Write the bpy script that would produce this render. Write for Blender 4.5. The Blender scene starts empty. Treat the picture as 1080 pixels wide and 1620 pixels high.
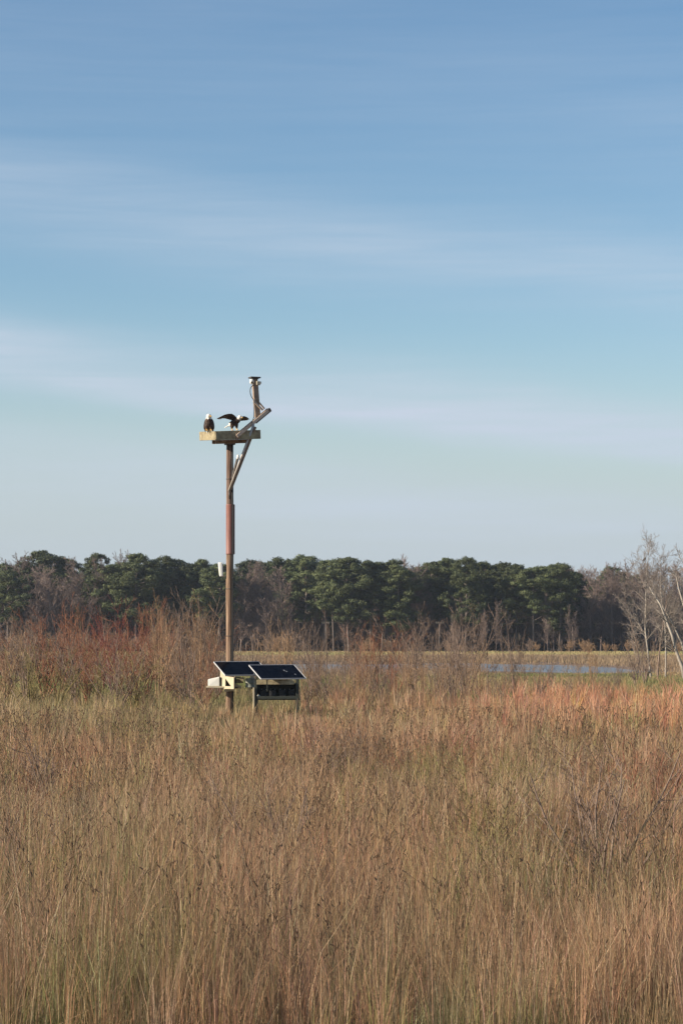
import bpy, bmesh, math, random
import numpy as np
from mathutils import Vector, Matrix, noise as mnoise

R = math.radians
scene = bpy.context.scene
col = scene.collection

# ------------------------------------------------------------------ camera
F, CX, YH, H = 3600.0, 540.0, 1011.0, 3.0      # focal length in photo pixels, centre, horizon row, eye height
cam_d = bpy.data.cameras.new('camera')
cam = bpy.data.objects.new('camera', cam_d)
col.objects.link(cam)
cam.location = (0, 0, H)
cam.rotation_euler = (R(90), 0, 0)
cam_d.sensor_fit = 'HORIZONTAL'
cam_d.sensor_width = 36.0
cam_d.lens = 36.0 * F / 1080.0
cam_d.shift_y = (YH - 810.0) / 1080.0
cam_d.clip_start = 0.5
cam_d.clip_end = 20000.0
scene.camera = cam

# ------------------------------------------------------------------ light
SUN_AZ, SUN_EL = 72.0, 24.0      # degrees to the left of the direction back towards the viewer; elevation
sdir = Vector((-math.sin(R(SUN_AZ)) * math.cos(R(SUN_EL)), -math.cos(R(SUN_AZ)) * math.cos(R(SUN_EL)), math.sin(R(SUN_EL))))
sun_d = bpy.data.lights.new('sun', 'SUN')
sun_d.energy = 5.0
sun_d.angle = R(0.5)
sun_d.color = (1.0, 0.87, 0.70)
sun = bpy.data.objects.new('sun', sun_d)
col.objects.link(sun)
sun.rotation_euler = sdir.to_track_quat('Z', 'Y').to_euler()

world = bpy.data.worlds.new('World')
scene.world = world
world.use_nodes = True
wn, wl = world.node_tree.nodes, world.node_tree.links
wn.clear()


def wnode(t, **kw):
    n = wn.new(t)
    for k, v in kw.items():
        setattr(n, k, v)
    return n


sky = wnode('ShaderNodeTexSky', sky_type='NISHITA', sun_disc=False)
sky.sun_elevation = R(SUN_EL)
sky.sun_rotation = math.atan2(sdir.x, sdir.y)
sky.altitude = 0
sky.air_density = 1.0
sky.dust_density = 0.3
sky.ozone_density = 1.6
bg = wnode('ShaderNodeBackground')
bg.inputs['Strength'].default_value = 0.08
wout = wnode('ShaderNodeOutputWorld')
tc = wnode('ShaderNodeTexCoord')
# thin cirrus: long streaks that slope gently down to the right
dot = wnode('ShaderNodeVectorMath', operation='DOT_PRODUCT')
dot.inputs[1].default_value = (0.118, 0.0, 1.0)
wl.new(tc.outputs['Generated'], dot.inputs[0])
mapn = wnode('ShaderNodeMapping')
mapn.inputs['Rotation'].default_value = (0, R(-6.5), 0)
mapn.inputs['Scale'].default_value = (5.0, 5.0, 62.0)
mapn.inputs['Location'].default_value = (2.3, 0.4, 1.1)
wl.new(tc.outputs['Generated'], mapn.inputs['Vector'])
nz = wnode('ShaderNodeTexNoise')
nz.inputs['Scale'].default_value = 1.0
nz.inputs['Detail'].default_value = 5.0
nz.inputs['Roughness'].default_value = 0.5
wl.new(mapn.outputs['Vector'], nz.inputs['Vector'])
# warp the band coordinate a little with a broad noise
map2 = wnode('ShaderNodeMapping')
map2.inputs['Scale'].default_value = (7.0, 7.0, 16.0)
wl.new(tc.outputs['Generated'], map2.inputs['Vector'])
nz2 = wnode('ShaderNodeTexNoise')
nz2.inputs['Scale'].default_value = 1.0
nz2.inputs['Detail'].default_value = 3.0
wl.new(map2.outputs['Vector'], nz2.inputs['Vector'])
wm = wnode('ShaderNodeMath', operation='MULTIPLY_ADD')
wl.new(nz2.outputs['Fac'], wm.inputs[0])
wm.inputs[1].default_value = 0.022
wl.new(dot.outputs['Value'], wm.inputs[2])
band = wnode('ShaderNodeValToRGB')
els = band.color_ramp.elements
W0 = 0.0095
stops = [(0.0, .10), (.036 + W0, .16), (.058 + W0, .50), (.072 + W0, .42), (.0805 + W0, .10), (.0880 + W0, .0), (.0935 + W0, .10), (.0985 + W0, .95), (.107 + W0, .85),
         (.117 + W0, .40), (.128 + W0, .0), (.150 + W0, .06), (.172 + W0, .40), (.184 + W0, .30), (.20 + W0, .04), (.24 + W0, .20), (.29 + W0, .04), (.40, .08), (1.0, .05)]
els[0].position, els[1].position = 0.0, 1.0
els[0].color = (.10,) * 3 + (1,)
els[1].color = (.05,) * 3 + (1,)
for p, v in stops[1:-1]:
    e = els.new(p)
    e.color = (v, v, v, 1)
band.color_ramp.interpolation = 'B_SPLINE'
wl.new(wm.outputs[0], band.inputs['Fac'])
nr = wnode('ShaderNodeMapRange')
nr.inputs['From Min'].default_value = 0.30
nr.inputs['From Max'].default_value = 0.72
nr.inputs['To Min'].default_value = 0.62
nr.inputs['To Max'].default_value = 1.28
wl.new(nz.outputs['Fac'], nr.inputs['Value'])
map3 = wnode('ShaderNodeMapping')          # fine fibres inside the streaks
map3.inputs['Rotation'].default_value = (0, R(-8.5), 0)
map3.inputs['Scale'].default_value = (11.0, 11.0, 210.0)
wl.new(tc.outputs['Generated'], map3.inputs['Vector'])
nz3 = wnode('ShaderNodeTexNoise')
nz3.inputs['Scale'].default_value = 1.0
nz3.inputs['Detail'].default_value = 6.0
nz3.inputs['Roughness'].default_value = 0.6
nz3.inputs['Distortion'].default_value = 0.4
wl.new(map3.outputs['Vector'], nz3.inputs['Vector'])
nr3 = wnode('ShaderNodeMapRange')
nr3.inputs['From Min'].default_value = 0.3
nr3.inputs['From Max'].default_value = 0.7
nr3.inputs['To Min'].default_value = 0.72
nr3.inputs['To Max'].default_value = 1.22
wl.new(nz3.outputs['Fac'], nr3.inputs['Value'])
bm_ = wnode('ShaderNodeMath', operation='MULTIPLY')
wl.new(band.outputs['Color'], bm_.inputs[0])
wl.new(nr3.outputs['Result'], bm_.inputs[1])
cm = wnode('ShaderNodeMath', operation='MULTIPLY', use_clamp=True)
wl.new(bm_.outputs[0], cm.inputs[0])
wl.new(nr.outputs['Result'], cm.inputs[1])
mix = wnode('ShaderNodeMix', data_type='RGBA')
mix.inputs['B'].default_value = (4.25, 4.85, 5.7, 1)
wl.new(cm.outputs[0], mix.inputs['Factor'])
hsv = wnode('ShaderNodeHueSaturation')
hsv.inputs['Hue'].default_value = 0.500
hsv.inputs['Saturation'].default_value = 1.22
hsv.inputs['Value'].default_value = 0.95
wl.new(sky.outputs['Color'], hsv.inputs['Color'])
sepz = wnode('ShaderNodeSeparateXYZ')
wl.new(tc.outputs['Generated'], sepz.inputs[0])
hz = wnode('ShaderNodeMapRange', interpolation_type='SMOOTHERSTEP')      # pale air low over the horizon
hz.inputs['From Min'].default_value = 0.005
hz.inputs['From Max'].default_value = 0.165
hz.inputs['To Min'].default_value = 1.0
hz.inputs['To Max'].default_value = 0.0
wl.new(sepz.outputs['Z'], hz.inputs['Value'])
hmix = wnode('ShaderNodeMix', data_type='RGBA')
hmix.inputs['B'].default_value = (3.75, 4.28, 4.62, 1)
wl.new(hz.outputs['Result'], hmix.inputs['Factor'])
wl.new(hsv.outputs['Color'], hmix.inputs['A'])
wl.new(hmix.outputs['Result'], mix.inputs['A'])
wl.new(mix.outputs['Result'], bg.inputs['Color'])
wl.new(bg.outputs['Background'], wout.inputs['Surface'])

scene.view_settings.view_transform = 'Standard'
scene.view_settings.look = 'None'
scene.view_settings.gamma = 1.0
scene.view_settings.use_curve_mapping = False
scene.view_settings.exposure = 0.76
scene.cycles.use_denoising = False if False else True
scene.cycles.max_bounces = 6
HAZE = 0.00010          # density of the air per metre


# ------------------------------------------------------------------ helpers
def P(x, y, Y):
    """photo pixel (x, y) at depth Y -> point in the scene"""
    return Vector(((x - CX) * Y / F, Y, H - (y - YH) * Y / F))


def tag(o, label=None, cat=None, group=None, kind=None):
    if label:
        o['label'] = label
    if cat:
        o['category'] = cat
    if group:
        o['group'] = group
    if kind:
        o['kind'] = kind
    return o


def empty(name, loc=(0, 0, 0), rz=0.0):
    o = bpy.data.objects.new(name, None)
    o.empty_display_size = 0.2
    o.location = loc
    o.rotation_euler = (0, 0, rz)
    col.objects.link(o)
    return o


def link(name, me, parent=None):
    o = bpy.data.objects.new(name, me)
    col.objects.link(o)
    if parent is not None:
        o.parent = parent
    return o


def np_mesh(name, verts, faces, mat, smooth=False, colors=None):
    """faces: int array (n, k)"""
    verts = np.asarray(verts, dtype=np.float32)
    faces = np.asarray(faces, dtype=np.int32)
    me = bpy.data.meshes.new(name)
    n, k = faces.shape
    me.vertices.add(len(verts))
    me.vertices.foreach_set('co', verts.ravel())
    me.loops.add(n * k)
    me.loops.foreach_set('vertex_index', faces.ravel())
    me.polygons.add(n)
    me.polygons.foreach_set('loop_start', np.arange(0, n * k, k, dtype=np.int32))
    if smooth:
        me.polygons.foreach_set('use_smooth', np.ones(n, dtype=bool))
    me.update(calc_edges=True)
    if colors is not None:
        a = me.color_attributes.new('Col', 'FLOAT_COLOR', 'POINT')
        c = np.ones((len(verts), 4), dtype=np.float32)
        c[:, :3] = colors
        a.data.foreach_set('color', c.ravel())
    me.materials.append(mat)
    return me


class MB:
    """collects boxes, bars and tubes; build() links ONE mesh object"""

    def __init__(self):
        self.bm = bmesh.new()

    def box(self, c, size, M=None, bev=0.0):
        r = bmesh.ops.create_cube(self.bm, size=1.0)
        vs = r['verts']
        T = Matrix.Translation(Vector(c)) @ (M.to_4x4() if M is not None else Matrix()) @ Matrix.Diagonal((*size, 1))
        bmesh.ops.transform(self.bm, matrix=T, verts=vs)
        if bev:
            es = list({e for v in vs for e in v.link_edges})
            bmesh.ops.bevel(self.bm, geom=es, offset=bev, segments=1, affect='EDGES', profile=0.5)
        return self

    def bar(self, a, b, w, h, up=(0, 0, 1), bev=0.0):
        a, b = Vector(a), Vector(b)
        d = b - a
        x = d.normalized()
        y = Vector(up).cross(x)
        if y.length < 1e-5:
            y = Vector((0, 1, 0)).cross(x)
        y.normalize()
        z = x.cross(y)
        M = Matrix((x, y, z)).transposed()
        return self.box((a + b) / 2, (d.length, w, h), M, bev)

    def tube(self, pts, rad, n=10, caps=True):
        pts = [Vector(p) for p in pts]
        if not hasattr(rad, '__len__'):
            rad = [rad] * len(pts)
        rings = []
        ref = Vector((0.31, 0.17, 0.93))
        for i, p in enumerate(pts):
            t = (pts[min(i + 1, len(pts) - 1)] - pts[max(i - 1, 0)]).normalized()
            if abs(t.dot(ref)) > .97:
                ref = Vector((1, 0.1, 0))
            u = t.cross(ref).normalized()
            v = t.cross(u)
            rings.append([self.bm.verts.new(p + (u * math.cos(2 * math.pi * k / n) + v * math.sin(2 * math.pi * k / n)) * rad[i]) for k in range(n)])
        for a, b in zip(rings, rings[1:]):
            for k in range(n):
                f = self.bm.faces.new((a[k], a[(k + 1) % n], b[(k + 1) % n], b[k]))
                f.smooth = True
        if caps:
            self.bm.faces.new(rings[0])
            self.bm.faces.new(rings[-1])
        return self

    def build(self, name, mat, parent=None):
        bmesh.ops.recalc_face_normals(self.bm, faces=self.bm.faces)
        me = bpy.data.meshes.new(name)
        self.bm.to_mesh(me)
        self.bm.free()
        me.materials.append(mat)
        return link(name, me, parent)


def copy_tree(o, parent=None):
    c = o.copy()
    col.objects.link(c)
    c.parent = parent
    for ch in o.children:
        copy_tree(ch, c)
    return c


ONES = ['', 'first', 'second', 'third', 'fourth', 'fifth', 'sixth', 'seventh', 'eighth', 'ninth', 'tenth', 'eleventh', 'twelfth',
        'thirteenth', 'fourteenth', 'fifteenth', 'sixteenth', 'seventeenth', 'eighteenth', 'nineteenth']
TENS = {2: ('twentieth', 'twenty'), 3: ('thirtieth', 'thirty'), 4: ('fortieth', 'forty'), 5: ('fiftieth', 'fifty'), 6: ('sixtieth', 'sixty'), 7: ('seventieth', 'seventy'), 8: ('eightieth', 'eighty'), 9: ('ninetieth', 'ninety')}


def ordinal(n):
    if n < 20:
        return ONES[n]
    t, o = divmod(n, 10)
    return TENS[t][0] if o == 0 else TENS[t][1] + '-' + ONES[o]


# ------------------------------------------------------------------ materials
def mat_new(name, rough=0.8, spec=0.3, metal=0.0):
    m = bpy.data.materials.new(name)
    m.use_nodes = True
    n, l = m.node_tree.nodes, m.node_tree.links
    b = n['Principled BSDF']
    b.inputs['Roughness'].default_value = rough
    b.inputs['Specular IOR Level'].default_value = spec
    b.inputs['Metallic'].default_value = metal
    return m, n, l, b


def ramp(n, stops, interp='LINEAR'):
    r = n.new('ShaderNodeValToRGB')
    r.color_ramp.interpolation = interp
    e = r.color_ramp.elements
    e[0].position, e[0].color = stops[0][0], (*stops[0][1], 1)
    e[1].position, e[1].color = stops[-1][0], (*stops[-1][1], 1)
    for p, c in stops[1:-1]:
        k = e.new(p)
        k.color = (*c, 1)
    return r


def mat_noise(name, cols, scale=(1, 1, 1), nscale=5.0, detail=5.0, rough=0.8, spec=0.3, metal=0.0, bump=0.0, coord='Object', rnd=0.0):
    """noise-driven colour between cols, with optional bump and per-object brightness"""
    m, n, l, b = mat_new(name, rough, spec, metal)
    t = n.new('ShaderNodeTexCoord')
    mp = n.new('ShaderNodeMapping')
    mp.inputs['Scale'].default_value = scale
    l.new(t.outputs[coord], mp.inputs['Vector'])
    z = n.new('ShaderNodeTexNoise')
    z.inputs['Scale'].default_value = nscale
    z.inputs['Detail'].default_value = detail
    z.inputs['Roughness'].default_value = 0.62
    l.new(mp.outputs['Vector'], z.inputs['Vector'])
    k = len(cols)
    r = ramp(n, [(0.28 + 0.44 * i / (k - 1), c) for i, c in enumerate(cols)])
    l.new(z.outputs['Fac'], r.inputs['Fac'])
    out = r.outputs['Color']
    if rnd:
        oi = n.new('ShaderNodeObjectInfo')
        mr = n.new('ShaderNodeMapRange')
        mr.inputs['To Min'].default_value = 1.0 - rnd
        mr.inputs['To Max'].default_value = 1.0 + rnd
        l.new(oi.outputs['Random'], mr.inputs['Value'])
        hs = n.new('ShaderNodeHueSaturation')
        l.new(mr.outputs['Result'], hs.inputs['Value'])
        l.new(out, hs.inputs['Color'])
        out = hs.outputs['Color']
    l.new(out, b.inputs['Base Color'])
    if bump:
        bp = n.new('ShaderNodeBump')
        bp.inputs['Strength'].default_value = bump
        bp.inputs['Distance'].default_value = 0.02
        l.new(z.outputs['Fac'], bp.inputs['Height'])
        l.new(bp.outputs['Normal'], b.inputs['Normal'])
    return m


def mat_attr(name, rough=0.75, trans=0.0):
    m, n, l, b = mat_new(name, rough, 0.2)
    a = n.new('ShaderNodeAttribute')
    a.attribute_name = 'Col'
    l.new(a.outputs['Color'], b.inputs['Base Color'])
    if trans:
        tr = n.new('ShaderNodeBsdfTranslucent')
        l.new(a.outputs['Color'], tr.inputs['Color'])
        mx = n.new('ShaderNodeMixShader')
        mx.inputs['Fac'].default_value = trans
        l.new(b.outputs[0], mx.inputs[1])
        l.new(tr.outputs[0], mx.inputs[2])
        l.new(mx.outputs[0], n['Material Output'].inputs['Surface'])
    return m


M_POLE = mat_noise('weathered_pole_wood', [(.030, .020, .015), (.13, .08, .053), (.25, .17, .115), (.41, .31, .225)], (1, 1, .045), 15, 7, .85, .2, bump=.9)
M_POLETOP = mat_noise('grey_pole_wood', [(.030, .020, .016), (.095, .060, .046), (.165, .11, .085), (.27, .20, .16)], (1, 1, .045), 15, 7, .9, .15, bump=.9)
M_BOARD = mat_noise('weathered_board', [(.13, .10, .066), (.29, .245, .155), (.42, .37, .235)], (1, 1, 1), 5, 8, .85, .2, bump=.4)
M_ARM = mat_noise('grey_brown_lumber', [(.15, .10, .075), (.27, .20, .15), (.36, .28, .22)], (1, 1, 1), 9, 6, .8, .25, bump=.4)
M_PALEWOOD = mat_noise('pale_lumber', [(.42, .31, .23), (.70, .56, .44)], (1, 1, 1), 9, 5, .8, .2)
M_SLEEVE = mat_noise('rusty_sheet_metal', [(.14, .055, .042), (.22, .095, .075), (.28, .13, .10)], (1, 1, .2), 6, 6, .5, .4, bump=.15)
M_PIPE = mat_noise('galvanised_pipe', [(.36, .32, .28), (.52, .47, .42)], (1, 1, .3), 10, 4, .4, .5, metal=.15)
M_DARKMETAL = mat_noise('dark_bracket_metal', [(.045, .038, .033), (.09, .075, .065)], (1, 1, 1), 10, 4, .5, .4)
M_WHITE = mat_noise('white_plastic', [(.70, .69, .63), (.80, .79, .73)], (1, 1, .4), 4, 4, .45, .4)
M_CREAM = mat_noise('cream_painted_metal', [(.40, .34, .235), (.56, .49, .35)], (1, 1, .5), 5, 4, .6, .3)
M_ALU = mat_noise('aluminium_frame', [(.40, .40, .40), (.52, .52, .52)], (1, 1, 1), 12, 3, .5, .4)
M_CABLE = mat_noise('black_cable', [(.014, .014, .015), (.03, .03, .03)], (1, 1, 1), 20, 2, .6, .3)
M_CABDARK = mat_noise('dark_green_painted_steel', [(.020, .024, .020), (.042, .047, .038)], (1, 1, .5), 6, 5, .6, .3)
M_DRUM = mat_noise('dull_grey_green_steel', [(.16, .17, .14), (.27, .28, .23)], (1, 1, .4), 9, 5, .55, .4, metal=.2)
M_LENS = mat_noise('dark_lens', [(.01, .01, .012), (.02, .02, .024)], (1, 1, 1), 5, 2, .1, .6)


def mat_solar(name, coord_cols):
    m, n, l, b = mat_new(name, .09, .2)
    b.inputs['IOR'].default_value = 1.22
    t = n.new('ShaderNodeTexCoord')
    z = n.new('ShaderNodeTexNoise')
    z.inputs['Scale'].default_value = 3.5
    z.inputs['Detail'].default_value = 4
    l.new(t.outputs['Object'], z.inputs['Vector'])
    r = ramp(n, [(.35, coord_cols[0]), (.7, coord_cols[1])])
    l.new(z.outputs['Fac'], r.inputs['Fac'])
    l.new(r.outputs['Color'], b.inputs['Base Color'])
    rr = n.new('ShaderNodeMapRange')
    rr.inputs['To Min'].default_value = .05
    rr.inputs['To Max'].default_value = .25
    l.new(z.outputs['Fac'], rr.inputs['Value'])
    l.new(rr.outputs['Result'], b.inputs['Roughness'])
    return m


M_CELL = mat_solar('solar_cell', ((.003, .004, .008), (.006, .008, .014)))
M_BACKSHEET = mat_solar('solar_backsheet', ((.012, .013, .017), (.022, .024, .03)))

M_NEEDLE = None


def mat_foliage(name, cols, rnd=.2):
    m = mat_noise(name, cols, (1, 1, 1), .35, 4, .7, .25, rnd=rnd)
    return m


M_NEEDLE = mat_foliage('pine_needles', [(.045, .060, .026), (.072, .088, .036), (.105, .115, .048)], .34)
M_PBARK = mat_noise('pine_bark', [(.10, .08, .07), (.24, .20, .175)], (1, 1, .15), 3, 5, .9, .1, rnd=.2)
M_BARE = mat_noise('bare_tree_bark', [(.14, .105, .092), (.24, .185, .16)], (1, 1, 1), .25, 4, .9, .1, rnd=.22)
M_BARK_PALE = mat_noise('pale_bark', [(.22, .19, .16), (.40, .36, .31)], (1, 1, .3), 3, 5, .85, .15)
M_TWIG_GREY = mat_noise('grey_brown_twig', [(.12, .085, .068), (.25, .185, .145)], (1, 1, 1), 2, 3, .85, .15, rnd=.2)
M_TWIG_PALE = mat_noise('pale_grey_twig', [(.17, .14, .12), (.33, .285, .245)], (1, 1, 1), 2, 3, .85, .15)
M_TWIG_RED = mat_noise('rust_red_twig', [(.155, .065, .042), (.29, .135, .08)], (1, 1, 1), 2, 3, .8, .2, rnd=.2)
M_TWIG_DRED = mat_noise('dark_red_twig', [(.115, .033, .028), (.20, .065, .052)], (1, 1, 1), 2, 3, .8, .2, rnd=.15)
M_TWIG_OCHRE = mat_noise('ochre_twig', [(.20, .125, .075), (.36, .24, .145)], (1, 1, 1), 2, 3, .85, .15, rnd=.2)
M_TWIG_OLIVE = mat_noise('olive_twig', [(.15, .12, .055), (.28, .23, .10)], (1, 1, 1), 2, 3, .85, .15, rnd=.2)
M_GRASS = mat_attr('dry_grass', .8, .25)

# ------------------------------------------------------------------ ground, water
def pond_mask(X, Y):
    """1 inside the pond basin"""
    w = 7.0 * np.sin(X * .11) + 5.0 * np.sin(X * .047 + 2.0) + 3 * np.sin(X * .31 + Y * .05)
    a = np.clip((Y - (196 + w)) / 8.0, 0, 1)
    b = np.clip(((300 + 1.6 * w) - Y) / 14.0, 0, 1)
    c = np.clip((X + 14) / 6.0, 0, 1) * np.clip((34 - X) / 5.0, 0, 1)
    return a * b * c


def ground_z(X, Y):
    X, Y = np.asarray(X, float), np.asarray(Y, float)
    z = .06 * np.sin(X * .35 + 1.3) * np.cos(Y * .21) + .05 * np.sin(X * .13 + Y * .09) + .03 * np.sin(X * 1.1 + Y * .7)
    z = z * np.clip((600 - Y) / 300, 0, 1)
    return z - .75 * pond_mask(X, Y)


def gz(x, y):
    return float(ground_z(x, y))


xs = np.unique(np.concatenate([np.linspace(-60, 60, 121), np.linspace(-160, 160, 81), np.linspace(-4000, 4000, 41)]))
ys = np.unique(np.concatenate([np.linspace(-50, 200, 251), np.linspace(200, 330, 90), np.linspace(330, 700, 38), np.linspace(700, 9000, 24), [-400, -200]]))
gx, gy = np.meshgrid(xs, ys)
gv = np.stack([gx.ravel(), gy.ravel(), ground_z(gx, gy).ravel()], 1)
nx, ny = len(xs), len(ys)
ii, jj = np.meshgrid(np.arange(nx - 1), np.arange(ny - 1))
i0 = (jj * nx + ii).ravel()
gf = np.stack([i0, i0 + 1, i0 + nx + 1, i0 + nx], 1)

m, n, l, b = mat_new('meadow_ground', .95, .1)
geo = n.new('ShaderNodeNewGeometry')
sep = n.new('ShaderNodeSeparateXYZ')
l.new(geo.outputs['Position'], sep.inputs[0])
mp = n.new('ShaderNodeMapping')
mp.inputs['Scale'].default_value = (.09, .035, 1)
l.new(geo.outputs['Position'], mp.inputs['Vector'])
z1 = n.new('ShaderNodeTexNoise')
z1.inputs['Scale'].default_value = 1.0
z1.inputs['Detail'].default_value = 6
l.new(mp.outputs['Vector'], z1.inputs['Vector'])
ma = n.new('ShaderNodeMath')
ma.operation = 'MULTIPLY_ADD'
l.new(z1.outputs['Fac'], ma.inputs[0])
ma.inputs[1].default_value = 60.0
l.new(sep.outputs['Y'], ma.inputs[2])
md = n.new('ShaderNodeMath')
md.operation = 'DIVIDE'
l.new(ma.outputs[0], md.inputs[0])
md.inputs[1].default_value = 700.0
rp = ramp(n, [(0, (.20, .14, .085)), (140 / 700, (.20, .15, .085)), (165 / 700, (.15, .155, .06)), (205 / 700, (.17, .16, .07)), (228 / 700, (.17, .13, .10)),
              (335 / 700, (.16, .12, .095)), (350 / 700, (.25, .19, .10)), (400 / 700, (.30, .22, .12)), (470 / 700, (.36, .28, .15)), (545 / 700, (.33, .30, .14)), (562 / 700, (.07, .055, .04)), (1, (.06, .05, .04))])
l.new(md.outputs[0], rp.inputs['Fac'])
z2 = n.new('ShaderNodeTexNoise')
z2.inputs['Scale'].default_value = 2.5
z2.inputs['Detail'].default_value = 8
z2.inputs['Roughness'].default_value = .7
l.new(geo.outputs['Position'], z2.inputs['Vector'])
mr = n.new('ShaderNodeMapRange')
mr.inputs['From Min'].default_value = .3
mr.inputs['From Max'].default_value = .7
mr.inputs['To Min'].default_value = .6
mr.inputs['To Max'].default_value = 1.35
l.new(z2.outputs['Fac'], mr.inputs['Value'])
hs = n.new('ShaderNodeHueSaturation')
l.new(rp.outputs['Color'], hs.inputs['Color'])
l.new(mr.outputs['Result'], hs.inputs['Value'])
l.new(hs.outputs['Color'], b.inputs['Base Color'])
bp = n.new('ShaderNodeBump')
bp.inputs['Strength'].default_value = .8
bp.inputs['Distance'].default_value = .1
l.new(z2.outputs['Fac'], bp.inputs['Height'])
l.new(bp.outputs['Normal'], b.inputs['Normal'])
M_GROUND = m
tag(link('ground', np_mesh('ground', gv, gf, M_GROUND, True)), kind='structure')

m, n, l, b = mat_new('pond_water', .28, .35)
b.inputs['Base Color'].default_value = (.13, .115, .105, 1)
geo = n.new('ShaderNodeNewGeometry')
mp = n.new('ShaderNodeMapping')
mp.inputs['Scale'].default_value = (.8, 1.6, 1)
l.new(geo.outputs['Position'], mp.inputs['Vector'])
z1 = n.new('ShaderNodeTexNoise')
z1.inputs['Scale'].default_value = 1.2
z1.inputs['Detail'].default_value = 4
l.new(mp.outputs['Vector'], z1.inputs['Vector'])
bp = n.new('ShaderNodeBump')
bp.inputs['Strength'].default_value = .14
bp.inputs['Distance'].default_value = .05
l.new(z1.outputs['Fac'], bp.inputs['Height'])
l.new(bp.outputs['Normal'], b.inputs['Normal'])
wv = [(-30, 180, -.34), (46, 180, -.34), (46, 330, -.34), (-30, 330, -.34)]
tag(link('pond_water', np_mesh('pond_water', wv, [(0, 1, 2, 3)], m)), kind='structure')


# ------------------------------------------------------------------ branching generator
def seg_mesh(name, segs, mat, n=3):
    """segs: list of (p0, p1, r0, r1) -> prisms with n sides"""
    A = np.array([s[0] for s in segs], float)
    B = np.array([s[1] for s in segs], float)
    ra = np.array([s[2] for s in segs])[:, None]
    rb = np.array([s[3] for s in segs])[:, None]
    d = B - A
    d /= np.linalg.norm(d, axis=1, keepdims=True) + 1e-9
    ref = np.where(np.abs(d[:, 2:3]) > .9, np.array([[1., .2, 0]]), np.array([[0, 0, 1.]]))
    u = np.cross(d, ref)
    u /= np.linalg.norm(u, axis=1, keepdims=True) + 1e-9
    v = np.cross(d, u)
    N = len(segs)
    V = np.zeros((N, 2 * n, 3))
    for k in range(n):
        a = 2 * math.pi * k / n
        o = u * math.cos(a) + v * math.sin(a)
        V[:, k] = A + o * ra
        V[:, n + k] = B + o * rb
    base = (np.arange(N) * 2 * n)[:, None]
    Fs = []
    for k in range(n):
        k2 = (k + 1) % n
        Fs.append(np.concatenate([base + k, base + k2, base + n + k2, base + n + k], 1))
    return np_mesh(name, V.reshape(-1, 3), np.concatenate(Fs), mat, smooth=True)


def grow(rng, p, d, L, r, lev, cfg, out):
    c = cfg[lev]
    ns = c['n']
    p, d = Vector(p), Vector(d).normalized()
    kids = []
    last = lev + 1 >= len(cfg)
    for i in range(ns):
        d = (d + Vector((rng.gauss(0, c['wob']), rng.gauss(0, c['wob']), rng.gauss(0, c['wob']) + c['up']))).normalized()
        q = p + d * (L / ns)
        t0, t1 = i / ns, (i + 1) / ns
        r0, r1 = max(r * (1 - .82 * t0), c['rmin']), max(r * (1 - .82 * t1), c['rmin'] * .7)
        out.append((tuple(p), tuple(q), r0, r1, lev))
        if not last and t1 > c['start']:
            nk = c['kids'] / (ns * (1 - c['start']))
            nk = int(nk) + (1 if rng.random() < nk % 1 else 0)
            for _ in range(nk):
                s = rng.random()
                kids.append((p.lerp(q, s), d.copy(), t0 + s / ns, r0))
        p = q
    for (kp, kd, t, kr) in kids:
        ax = Vector((rng.gauss(0, 1), rng.gauss(0, 1), rng.gauss(0, .6)))
        ax = (ax - kd * ax.dot(kd)).normalized()
        a = R(c['ang'] + rng.gauss(0, 10))
        nd = kd * math.cos(a) + ax * math.sin(a)
        kl = L * c['ratio'] * (1.0 - c.get('taper', .55) * t) * rng.uniform(.7, 1.2)
        grow(rng, kp, nd, kl, min(kr * .6, r * c['rr']), lev + 1, cfg, out)


def bare_tree_meshes(seed, h, r, mat, twigmat, wide=1.0, rmin=.03, dense=1.0, lean=(0, 0), start=.3, k0=16):
    rng = random.Random(seed)
    cfg = [dict(n=8, wob=.05, up=.03, start=start, kids=k0 * dense, ang=42 * wide, ratio=.42, rr=.5, rmin=rmin * 1.3, taper=.6),
           dict(n=5, wob=.085, up=.07, start=.15, kids=8 * dense, ang=38, ratio=.5, rr=.5, rmin=rmin),
           dict(n=3, wob=.11, up=.06, start=.1, kids=5 * dense, ang=36, ratio=.55, rr=.6, rmin=rmin * .8),
           dict(n=2, wob=.18, up=.04, start=.2, kids=0, ang=30, ratio=.5, rr=.6, rmin=rmin * .6)]
    out = []
    grow(rng, (0, 0, -.2), (lean[0], lean[1], 1), h, r, 0, cfg, out)
    t = [s for s in out if s[4] == 0]
    w = [s for s in out if s[4] > 0]
    return seg_mesh('trunk', t, mat, 7), seg_mesh('crown', w, twigmat, 3)


def shrub_meshes(seed, h, stems, mat, twigmat, rmin=.006, spread=.45, dense=1.0):
    rng = random.Random(seed)
    cfg = [dict(n=6, wob=.07, up=.05, start=.22, kids=6.5 * dense, ang=36, ratio=.46, rr=.6, rmin=rmin * 1.6),
           dict(n=4, wob=.12, up=.09, start=.15, kids=4 * dense, ang=34, ratio=.5, rr=.6, rmin=rmin),
           dict(n=2, wob=.15, up=.06, start=.2, kids=0, ang=30, ratio=.5, rr=.6, rmin=rmin * .7)]
    out = []
    for i in range(stems):
        a = rng.uniform(0, 2 * math.pi)
        s = abs(rng.gauss(0, spread))
        hh = h * rng.uniform(.55, 1.0)
        grow(rng, (math.cos(a) * .12 * s * h * .3, math.sin(a) * .12 * s * h * .3, -.1), (math.cos(a) * s, math.sin(a) * s, 1), hh, rng.uniform(.9, 1.5) * h * .0068, 0, cfg, out)
    t = [s for s in out if s[4] == 0]
    w = [s for s in out if s[4] > 0]
    return seg_mesh('stems', t, mat, 4), seg_mesh('twigs', w, twigmat, 3)


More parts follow.
